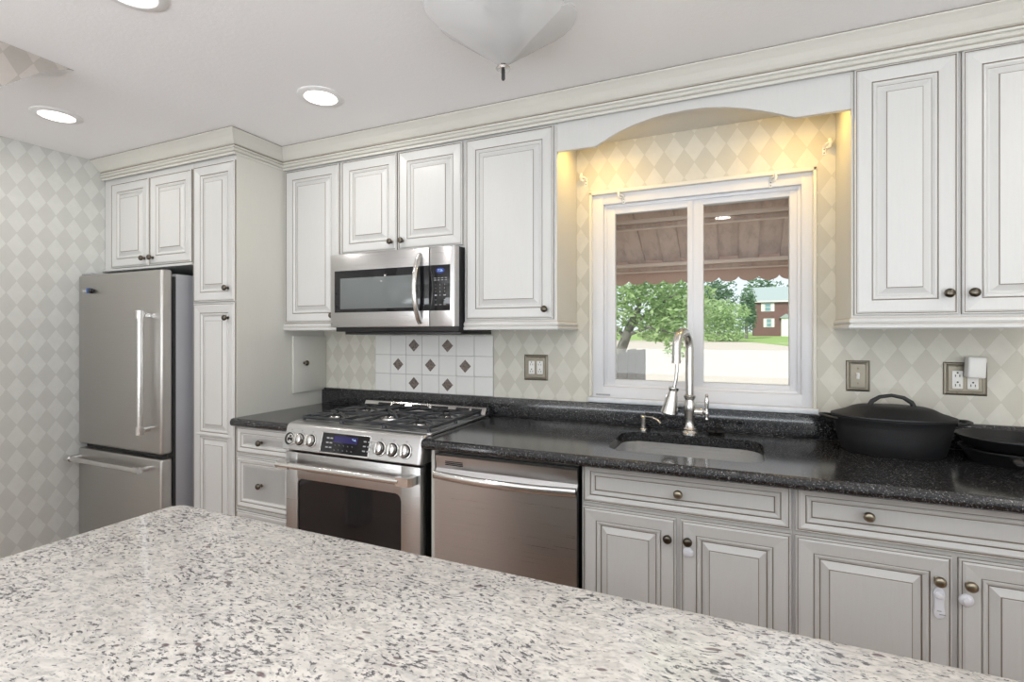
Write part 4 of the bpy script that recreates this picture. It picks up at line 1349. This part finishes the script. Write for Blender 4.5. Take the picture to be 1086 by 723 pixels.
def skillet(cx_, cy_, z, r, h, ang, label, helper=True):
    c = thing('skillet', (cx_, cy_, z), label, 'skillet')
    b = MB()
    b.lathe([(r * 0.76, 0.0), (r * 0.80, 0.003), (r * 0.97, h - 0.006), (r, h - 0.003), (r, h), (r * 0.955, h), (r * 0.79, 0.007), (0.002, 0.006)], (cx_, cy_, z), 'Z', 48)
    b.build('pan', M['iron'], c)
    b = MB()
    ex, ey = math.cos(ang), math.sin(ang)
    P = lambda d, dz: (cx_ + ex * d, cy_ + ey * d, z + dz)
    b.tube([P(r * 0.93, h - 0.012), P(r + 0.02, h - 0.008), P(r + 0.06, h - 0.004), P(r + 0.11, h + 0.000), P(r + 0.135, h + 0.002), P(r + 0.145, h + 0.001)], [0.018, 0.012, 0.0115, 0.014, 0.014, 0.008], 12, 0, 0.55)
    b.build('handle', M['iron'], c)
    if helper:
        b = MB()
        px, py = -ey, ex
        b.tube([(cx_ - ex * r * 0.96 + px * 0.04, cy_ - ey * r * 0.96 + py * 0.04, z + h - 0.008), (cx_ - ex * (r + 0.026) + px * 0.026, cy_ - ey * (r + 0.026) + py * 0.026, z + h - 0.006), (cx_ - ex * (r + 0.026) - px * 0.026, cy_ - ey * (r + 0.026) - py * 0.026, z + h - 0.006), (cx_ - ex * r * 0.96 - px * 0.04, cy_ - ey * r * 0.96 - py * 0.04, z + h - 0.008)], 0.006, 10)
        b.build('helper_handle', M['iron'], c)
skillet(0.862, 2.250, CT, 0.142, 0.048, R(-108), 'black cast iron skillet at the bottom of the stack on the counter')
skillet(0.862, 2.256, CT + 0.0485, 0.150, 0.040, R(15), 'black cast iron skillet on top of the other one beside the oval roaster', False)

# ------------------------------------------------------------------ island
IX0, IX1, IY0, IY1 = -1.318, 1.45, -0.62, 0.850
b = MB()
rows = []
for ins, z in ((0.010, 0.874), (0.0025, 0.8765), (0.0, 0.883), (0.0, 0.903), (0.002, 0.910), (0.0075, 0.914)):
    rows.append([(x, y, z) for x, y in rrect(IX0 + ins, IX1 - ins, IY0 + ins, IY1 - ins, 0.035 - ins * 0.5)])
vs = b.grid(rows, 0, True, False, True)
b.cap(vs[0][::-1]); b.cap(vs[-1])
tag(b.build('island_countertop', M['white_granite'], origin=(0, 0, 0.874)), 'speckled white granite island countertop in the foreground', 'countertop')
c = thing('island_cabinet', (0.06, 0.1, 0), 'cream kitchen island base under the white granite top', 'island')
b = MB(); b.box(IX0 + 0.04, IX1 - 0.05, IY0 + 0.30, IY1 - 0.045, 0.10, 0.8735)
b.build('carcass', M['paint'], c)
b = MB(); b.box(IX0 + 0.09, IX1 - 0.09, IY0 + 0.34, IY1 - 0.10, 0.0, 0.10)
b.build('toe_kick', M['toe'], c)
for k in range(4):
    x1_ = IX1 - 0.08 - k * 0.655
    b = MB(); b.door((x1_, IY1 - 0.045, 0.12), (-1, 0, 0), 0.635, 0.74, (0, 1, 0), rings(0.020))
    b.build('back_panel', PM(), c)

# ------------------------------------------------------------------ ceiling fixtures
def downlight(x, y, label, with_label=True):
    c = thing('recessed_light', (x, y, CEIL - 0.012), label, 'ceiling light', 'recessed ceiling lights')
    b = MB(); b.lathe([(0.098, 0.0), (0.098, 0.003), (0.092, 0.007), (0.072, 0.009), (0.068, 0.006)], (x, y, CEIL - 0.0002), '-Z', 40, cap0=False, cap1=False)
    b.build('trim_ring', M['white_trim'], c)
    b = MB(); b.lathe([(0.071, 0.003), (0.069, 0.007), (0.001, 0.008)], (x, y, CEIL - 0.0002), '-Z', 40)
    b.build('lens', M['warm_lamp'], c)
    light('downlight_glow', 'AREA', (x, y, CEIL - 0.010), DOWNLIGHT_W, (1, 0.96, 0.90), (0, 0, 0), 0.13, parent=c)
downlight(-2.975, 1.334, 'lit recessed ceiling light near the papered left wall')
downlight(-1.674, 1.700, 'lit recessed ceiling light in front of the range')
downlight(-1.690, 0.940, 'lit recessed ceiling light cut by the top of the picture')
downlight(-2.975, 0.20, 'lit recessed ceiling light left of the papered header')  # lamp added out of view to brighten the left wall
downlight(-0.10, 0.10, 'lit recessed ceiling light above the island')
downlight(1.40, 0.60, 'lit recessed ceiling light right of the island')
downlight(1.30, 1.55, 'lit recessed ceiling light near the right end of the counter')

GX, GY, GZ = -0.676, 1.462, 2.196
c = thing('ceiling_lamp', (GX, GY, 2.16), 'frosted folded-glass ceiling lamp with a black finial', 'ceiling lamp')
def petal(a0, a1, lift, Rm, slope=0.565):
    b = MB()
    nA, nR = 24, 10
    mid, half = (a0 + a1) / 2, (a1 - a0) / 2
    rows_t, rows_b = [], []
    for i in range(nR + 1):
        rt, rb_ = [], []
        s = i / nR
        for k in range(nA + 1):
            q = -1 + 2 * k / nA
            # square sheet with its corner at the stem: outer edge bulges, its two side corners are rounded
            edge = Rm * (1.0 + 0.22 * (1 - q * q)) * (1 - 0.13 * abs(q) ** 14)
            r = 0.018 + (edge - 0.018) * s
            a = R(mid + half * q)
            z = GZ + lift + slope * r - 0.010 * (1 - q * q) * (r / Rm)
            rt.append((GX + r * math.cos(a), GY + r * math.sin(a), z + 0.004)); rb_.append((GX + r * math.cos(a), GY + r * math.sin(a), z))
        rows_t.append(rt); rows_b.append(rb_)
    vt = b.grid(rows_t); vb = b.grid([r[::-1] for r in rows_b])
    edge_t = [r[0] for r in rows_t] + rows_t[-1][1:] + [r[-1] for r in rows_t[::-1]][1:] + rows_t[0][::-1][1:-1]
    edge_b = [r[0] for r in rows_b] + rows_b[-1][1:] + [r[-1] for r in rows_b[::-1]][1:] + rows_b[0][::-1][1:-1]
    for i in range(len(edge_t)):
        j = (i + 1) % len(edge_t)
        b.poly([edge_t[i], edge_t[j], edge_b[j], edge_b[i]])
    b.build('glass_shade', M['frosted'], c)
petal(212, 350, 0.0, 0.238)
petal(0, 203, 0.004, 0.215, 0.78)
b = MB(); b.lathe([(0.020, 0.0), (0.024, -0.004), (0.020, -0.010), (0.006, -0.012)], (GX, GY, GZ + 0.006), 'Z', 24)
b.build('chrome_disc', M['nickel'], c)
b = MB(); b.lathe([(0.006, 0.0), (0.006, -0.030), (0.004, -0.034), (0.0005, -0.035)], (GX, GY, GZ - 0.002), 'Z', 14)
b.build('finial', M['black_plastic'], c)
b = MB(); b.lathe([(0.008, 0.0), (0.008, 0.05), (0.050, 0.065), (0.072, 0.085), (0.064, 0.120), (0.020, 0.140), (0.012, 0.15), (0.012, 0.172), (0.060, 0.182), (0.062, 0.2035)], (GX, GY, GZ + 0.0002), 'Z', 28)
b.build('stem', M['bronze'], c)

# ------------------------------------------------------------------ outdoors
b = MB(); b.prism([(WALL_Y + 0.165, -0.6), (WALL_Y + 0.165, -0.2), (20, -0.2), (60, 0.35), (76, 0.35), (76, -0.6)], 'X', -90, 90)
g_ = b.build('parking_lot', M['concrete'], origin=(0, 0, -0.2)); structure(g_, 'sun-bleached pale parking lot outside the window')
b = MB()
def lot_z(y): return -0.2 if y < 20 else min(0.35, -0.2 + 0.55 * (y - 20) / 40)
edge_ = [(-90, 74), (-4, 74), (-1.1, 72.5), (1.5, 63), (4.4, 51), (9, 41), (20, 34), (90, 30)]
r0 = [(x, y, lot_z(y) - 0.3) for x, y in edge_]
r1 = [(x, y, lot_z(y) + 0.05) for x, y in edge_]
r2 = [(x, max(y + 2, 80), 0.50) for x, y in edge_]
r3 = [(x, 95, 0.92) for x, y in edge_]
r4 = [(x, 160, 1.6) for x, y in edge_]
b.grid([r0, r1, r2, r3, r4], 0, True)
g_ = b.build('lawn', M['grass'], origin=(0, 0, 0)); structure(g_, 'green lawn bank in front of the brick house')

def leaf_cloud(b, blobs, n, size, rng):
    tot = sum(w for *_, w in blobs)
    for _ in range(n):
        u = rng.random() * tot
        for cx_, cy_, cz_, rx, ry, rz, w in blobs:
            u -= w
            if u <= 0: break
        while True:
            p = Vector((rng.uniform(-1, 1), rng.uniform(-1, 1), rng.uniform(-1, 1)))
            if 0.15 < p.length < 1: break
        p = p.normalized() * (p.length ** 0.6)
        c0 = Vector((cx_ + p.x * rx, cy_ + p.y * ry, cz_ + p.z * rz))
        q = Matrix.Rotation(rng.uniform(0, 2 * PI), 3, 'Z') @ Matrix.Rotation(rng.uniform(-1.2, 1.2), 3, 'X') @ Matrix.Rotation(rng.uniform(-1.0, 1.0), 3, 'Y')
        s = size * rng.uniform(0.6, 1.25)
        pts = [(-1, 0, 0), (-0.3, 0.42, 0.10), (1, 0, 0), (-0.3, -0.42, 0.10)]
        b.poly([c0 + q @ (Vector(a) * s) for a in pts])
rng = random.Random(3)
# near tree
c = thing('tree', (-1.78, 8.2, -0.2), 'leaning tree with airy light green leaves just outside the left pane', 'tree')
b = MB()
b.tube([(-1.86, 8.2, -0.2), (-1.80, 8.2, 0.5), (-1.70, 8.2, 1.05), (-1.54, 8.15, 1.45), (-1.40, 8.15, 1.75)], [0.11, 0.095, 0.085, 0.07, 0.05], 10)
for pth in ([(-1.54, 8.15, 1.45), (-1.15, 8.1, 1.75), (-0.65, 8.0, 2.05), (-0.4, 8.0, 2.2)], [(-1.62, 8.17, 1.3), (-2.1, 8.2, 1.8), (-2.7, 8.3, 2.3)], [(-1.40, 8.15, 1.75), (-1.3, 8.2, 2.3), (-1.1, 8.2, 2.8)], [(-1.60, 8.17, 1.32), (-1.2, 7.9, 1.45), (-0.8, 7.8, 1.35), (-0.55, 7.8, 1.2)], [(-1.15, 8.1, 1.75), (-0.9, 8.1, 1.6), (-0.6, 8.1, 1.55)]):
    b.tube(pth, [0.035, 0.024, 0.015, 0.008][:len(pth)], 6)
b.build('trunk', M['bark'], c)
b = MB()
leaf_cloud(b, [(-1.6, 8.2, 2.35, 0.9, 0.7, 0.55, 3.0), (-0.95, 8.1, 2.05, 0.55, 0.5, 0.42, 2.4), (-0.75, 8.0, 1.55, 0.40, 0.4, 0.30, 1.7), (-1.35, 8.1, 1.80, 0.5, 0.5, 0.35, 1.8), (-0.72, 7.8, 1.16, 0.26, 0.25, 0.20, 0.50),
               (-1.15, 8.0, 1.42, 0.28, 0.3, 0.20, 0.5), (-1.85, 8.2, 1.75, 0.5, 0.5, 0.5, 1.6), (-2.5, 8.3, 2.2, 0.8, 0.6, 0.7, 1.5), (-1.1, 8.2, 2.9, 0.9, 0.7, 0.5, 1.5), (-0.55, 7.9, 1.85, 0.3, 0.3, 0.3, 0.7)], 4200, 0.058, rng)
b.build('foliage', M['leaf'], c)

def far_tree(x, y, z0, w, h, m, label, name='tree', n=1500, trunk=True):
    c = thing(name, (x, y, z0), label, 'tree' if name == 'tree' else 'bush')
    if trunk:
        b = MB(); b.tube([(x, y, z0 - 0.3), (x, y, z0 + h * 0.3), (x + 0.1, y, z0 + h * 0.6)], [h * 0.030, h * 0.022, h * 0.012], 8)
        b.build('trunk', M['bark'], c)
    b = MB()
    blobs = []
    for k in range(9):
        a = rng.uniform(0, 2 * PI)
        q = rng.uniform(0.1, 0.62)
        zz = z0 + h * rng.uniform(0.28, 0.80)
        s = rng.uniform(0.26, 0.40)
        blobs.append((x + math.cos(a) * w / 2 * q, y + math.sin(a) * w / 2 * q, zz, w * s, w * s, h * s * 0.55, s))
    blobs.append((x, y, z0 + h * 0.5, w * 0.42, w * 0.42, h * 0.42, 0.9))
    if not trunk: blobs.append((x, y, z0 + h * 0.16, w * 0.46, w * 0.40, h * 0.20, 1.2))
    leaf_cloud(b, blobs, n, 0.045 * (w + h) / 2, rng)
    b.build('foliage', M[m], c)
far_tree(-1.5, 66, 0.34, 6.0, 5.6, 'leaf_light', 'broad light green bush at the edge of the parking lot', 'bush', 2400, False)
far_tree(-8.6, 66, 0.34, 6.0, 5.2, 'leaf_light', 'light green bush behind the window mullion', 'bush', 1500, False)
far_tree(1.55, 82, 0.5, 3.2, 8.2, 'leaf_dark', 'slim dark green tree just left of the brick house', 'tree', 1500)
far_tree(-2.6, 93, 0.8, 6.4, 10.6, 'leaf_dark', 'dark green tree rising behind the broad bush', 'tree', 1700)
far_tree(-9.4, 86, 0.6, 6.6, 11.4, 'leaf', 'tall green tree behind the bushes, left in the right-hand pane', 'tree', 1600)
far_tree(4.5, 112, 1.1, 8.0, 12.8, 'leaf_dark', 'dark tree crown showing over the left part of the house roof', 'tree', 1600)
far_tree(13.6, 114, 1.1, 8.4, 13.1, 'leaf_dark', 'dark tree crown showing over the right part of the house roof', 'tree', 1600)
far_tree(-15.6, 62, 0.34, 6.0, 6.2, 'leaf', 'green bush in the distance behind the leaning tree', 'bush', 1500, False)
far_tree(-23.5, 66, 0.34, 7.5, 7.0, 'leaf_dark', 'dark green bush far behind the leaning tree at the left pane edge', 'bush', 1500, False)

# gray board fence
c = thing('fence', (-2.2, 6.0, -0.2), 'gray weathered board fence below the leaning tree', 'fence')
x = -3.6
k = 0
while x < -0.975:
    b = MB()
    top = 1.165 + 0.02 * math.sin(k * 1.7) - max(0, (-1.0 - x)) * 0.14
    b.prism([(x, -0.2), (x + 0.103, -0.2), (x + 0.103, top + 0.012), (x, top)], 'Y', 6.0, 6.02)
    b.build('board', M['fence'], c)
    x += 0.106; k += 1
b = MB()
for z in (0.1, 0.75): b.box(-3.6, -0.98, 6.021, 6.06, z, z + 0.09)
b.build('rail', M['fence'], c)

# brick house
HXL, HXR, HY, HZ = 2.94, 19.0, 95.0, 0.85
c = thing('house', ((HXL + HXR) / 2, 99, HZ), 'two-storey red brick house with gray roof beyond the lawn', 'house')
b = MB(); b.box(HXL, HXR, HY, HY + 8, HZ - 0.6, 6.75)
b.build('walls', M['brick'], c)
b = MB()
b.prism([(HY - 0.35, 6.62), (HY + 4, 9.2), (HY + 8.35, 6.62), (HY + 8.35, 6.80), (HY + 4, 9.45), (HY - 0.35, 6.86)], 'X', HXL - 0.3, HXR + 0.3)
b.prism([(HY + 0.0, 6.7), (HY + 4, 9.15), (HY + 8, 6.7)], 'X', HXL, HXR)
b.build('roof', M['roof'], c)
b = MB(); b.box(HXL - 0.3, HXR + 0.3, HY - 0.40, HY - 0.33, 6.58, 6.84)
b.build('gutter', M['white_wood'], c)
def house_window(x0, x1, z0, z1, shl=True):
    w = x1 - x0
    b = MB()
    b.box(x0 + w * 0.28, x1 - w * 0.28, HY - 0.06, HY + 0.02, z0, z1, 0.0)
    f = b.build('window', M['white_wood'], c)
    b = MB(); b.box(x0 + w * 0.31, x1 - w * 0.31, HY - 0.075, HY - 0.055, z0 + 0.08, (z0 + z1) / 2 - 0.04); b.box(x0 + w * 0.31, x1 - w * 0.31, HY - 0.075, HY - 0.055, (z0 + z1) / 2 + 0.04, z1 - 0.08)
    b.build('pane', M['far_pane'], f)
    for a, e in ((x0, x0 + w * 0.26), (x1 - w * 0.26, x1)):
        b = MB(); b.box(a, e, HY - 0.05, HY + 0.02, z0, z1)
        b.build('shutter', M['white_wood'], f)
house_window(4.05, 6.05, 5.05, 6.45); house_window(4.40, 6.05, 2.40, 3.85)
house_window(10.2, 12.2, 5.05, 6.45); house_window(10.2, 12.2, 2.40, 3.85)
b = MB(); b.box(7.0, 8.4, HY - 1.2, HY, HZ, 3.9); b.build('porch', M['white_wood'], c)
b = MB(); b.prism([(6.7, 3.9), (7.7, 4.6), (8.7, 3.9)], 'Y', HY - 1.4, HY); b.build('porch_roof', M['roof'], c)
b = MB(); b.box(7.25, 8.15, HY - 1.24, HY - 1.19, HZ, 3.2); b.build('door', M['white_wood'], c)

# awning outside the window
c = thing('awning', (-0.15, 2.9, 1.65), 'brown metal awning with scalloped edge outside the window', 'awning')
AY0, AZ0, AY1, AZ1 = WALL_Y + 0.17, 2.170, 3.42, 1.815
n_p, wd = 16, 0.112
ax0 = -1.10
for k in range(n_p):
    x = ax0 + k * wd
    up = 0.018 if k % 2 else 0.0
    b = MB()
    sec = []
    for s in [q / 8 for q in range(9)]:
        y = AY0 + (AY1 - AY0) * s
        sec.append((y, AZ0 + (AZ1 - AZ0) * s ** 1.15 + up))
    prof_a = sec + [(y, z + 0.006) for y, z in sec[::-1]]
    ov = 0.006 if k % 2 else 0.0
    b.prism(prof_a, 'X', x - ov + 0.0002, x + wd + ov - 0.0002)
    if not k % 2:     # side flanges of the lower slats
        for xx in (x + 0.001, x + wd - 0.004):
            b.prism(sec + [(y, z + 0.020) for y, z in sec[::-1]], 'X', xx, xx + 0.003)
    b.build('slat', M['awning'], c)
    b = MB()
    px_ = [(x - 0.002, AZ1 + up + 0.004), (x - 0.002, 1.712)] + [(x + wd / 2 - (wd / 2 + 0.002) * math.cos(PI * q / 10), 1.715 - 0.038 * math.sin(PI * q / 10)) for q in range(1, 10)] + [(x + wd + 0.002, 1.712), (x + wd + 0.002, AZ1 + up + 0.004)]
    b.prism(px_, 'Y', AY1 - 0.001 + (0.004 if k % 2 else 0), AY1 + 0.004 + (0.004 if k % 2 else 0))
    b.build('scallop', M['awning_edge'], c)
for y, z, r_ in ((2.95, 1.995, 0.0), (3.36, 1.795, 0.0)):
    b = MB()
    b.box(ax0, ax0 + n_p * wd, y - 0.014, y + 0.014, z - 0.012, z + 0.012, 0.004)
    b.box(ax0, ax0 + n_p * wd, y + 0.008, y + 0.013, z - 0.040, z - 0.012, 0.001, 1)  # recessed web takes the darker slat metal to paint the channel's shade
    b.box(ax0, ax0 + n_p * wd, y - 0.010, y + 0.010, z - 0.048, z - 0.040, 0.002)
    cb_ = b.build('crossbar', [M['awning_bar'], M['awning']], c)
    b = MB()
    for k in range(0, n_p, 2):
        for xo in (0.012, 0.075):
            xx = ax0 + k * wd + xo
            b.box(xx, xx + 0.028, y - 0.004, y + 0.003, z - 0.034, z - 0.020, 0.001); b.lathe([(0.006, 0), (0.006, 0.006), (0.002, 0.008)], (xx + 0.014, y - 0.004, z - 0.027), '-Y', 10)
    b.build('clips', M['awning_edge'], cb_)
for x in (ax0 + 0.02, ax0 + n_p * wd - 0.02):
    b = MB(); b.tube([(x, AY0, 1.55), (x, AY1 - 0.03, AZ1 - 0.03)], 0.012, 8)
    b.build('side_arm', M['awning_bar'], c)
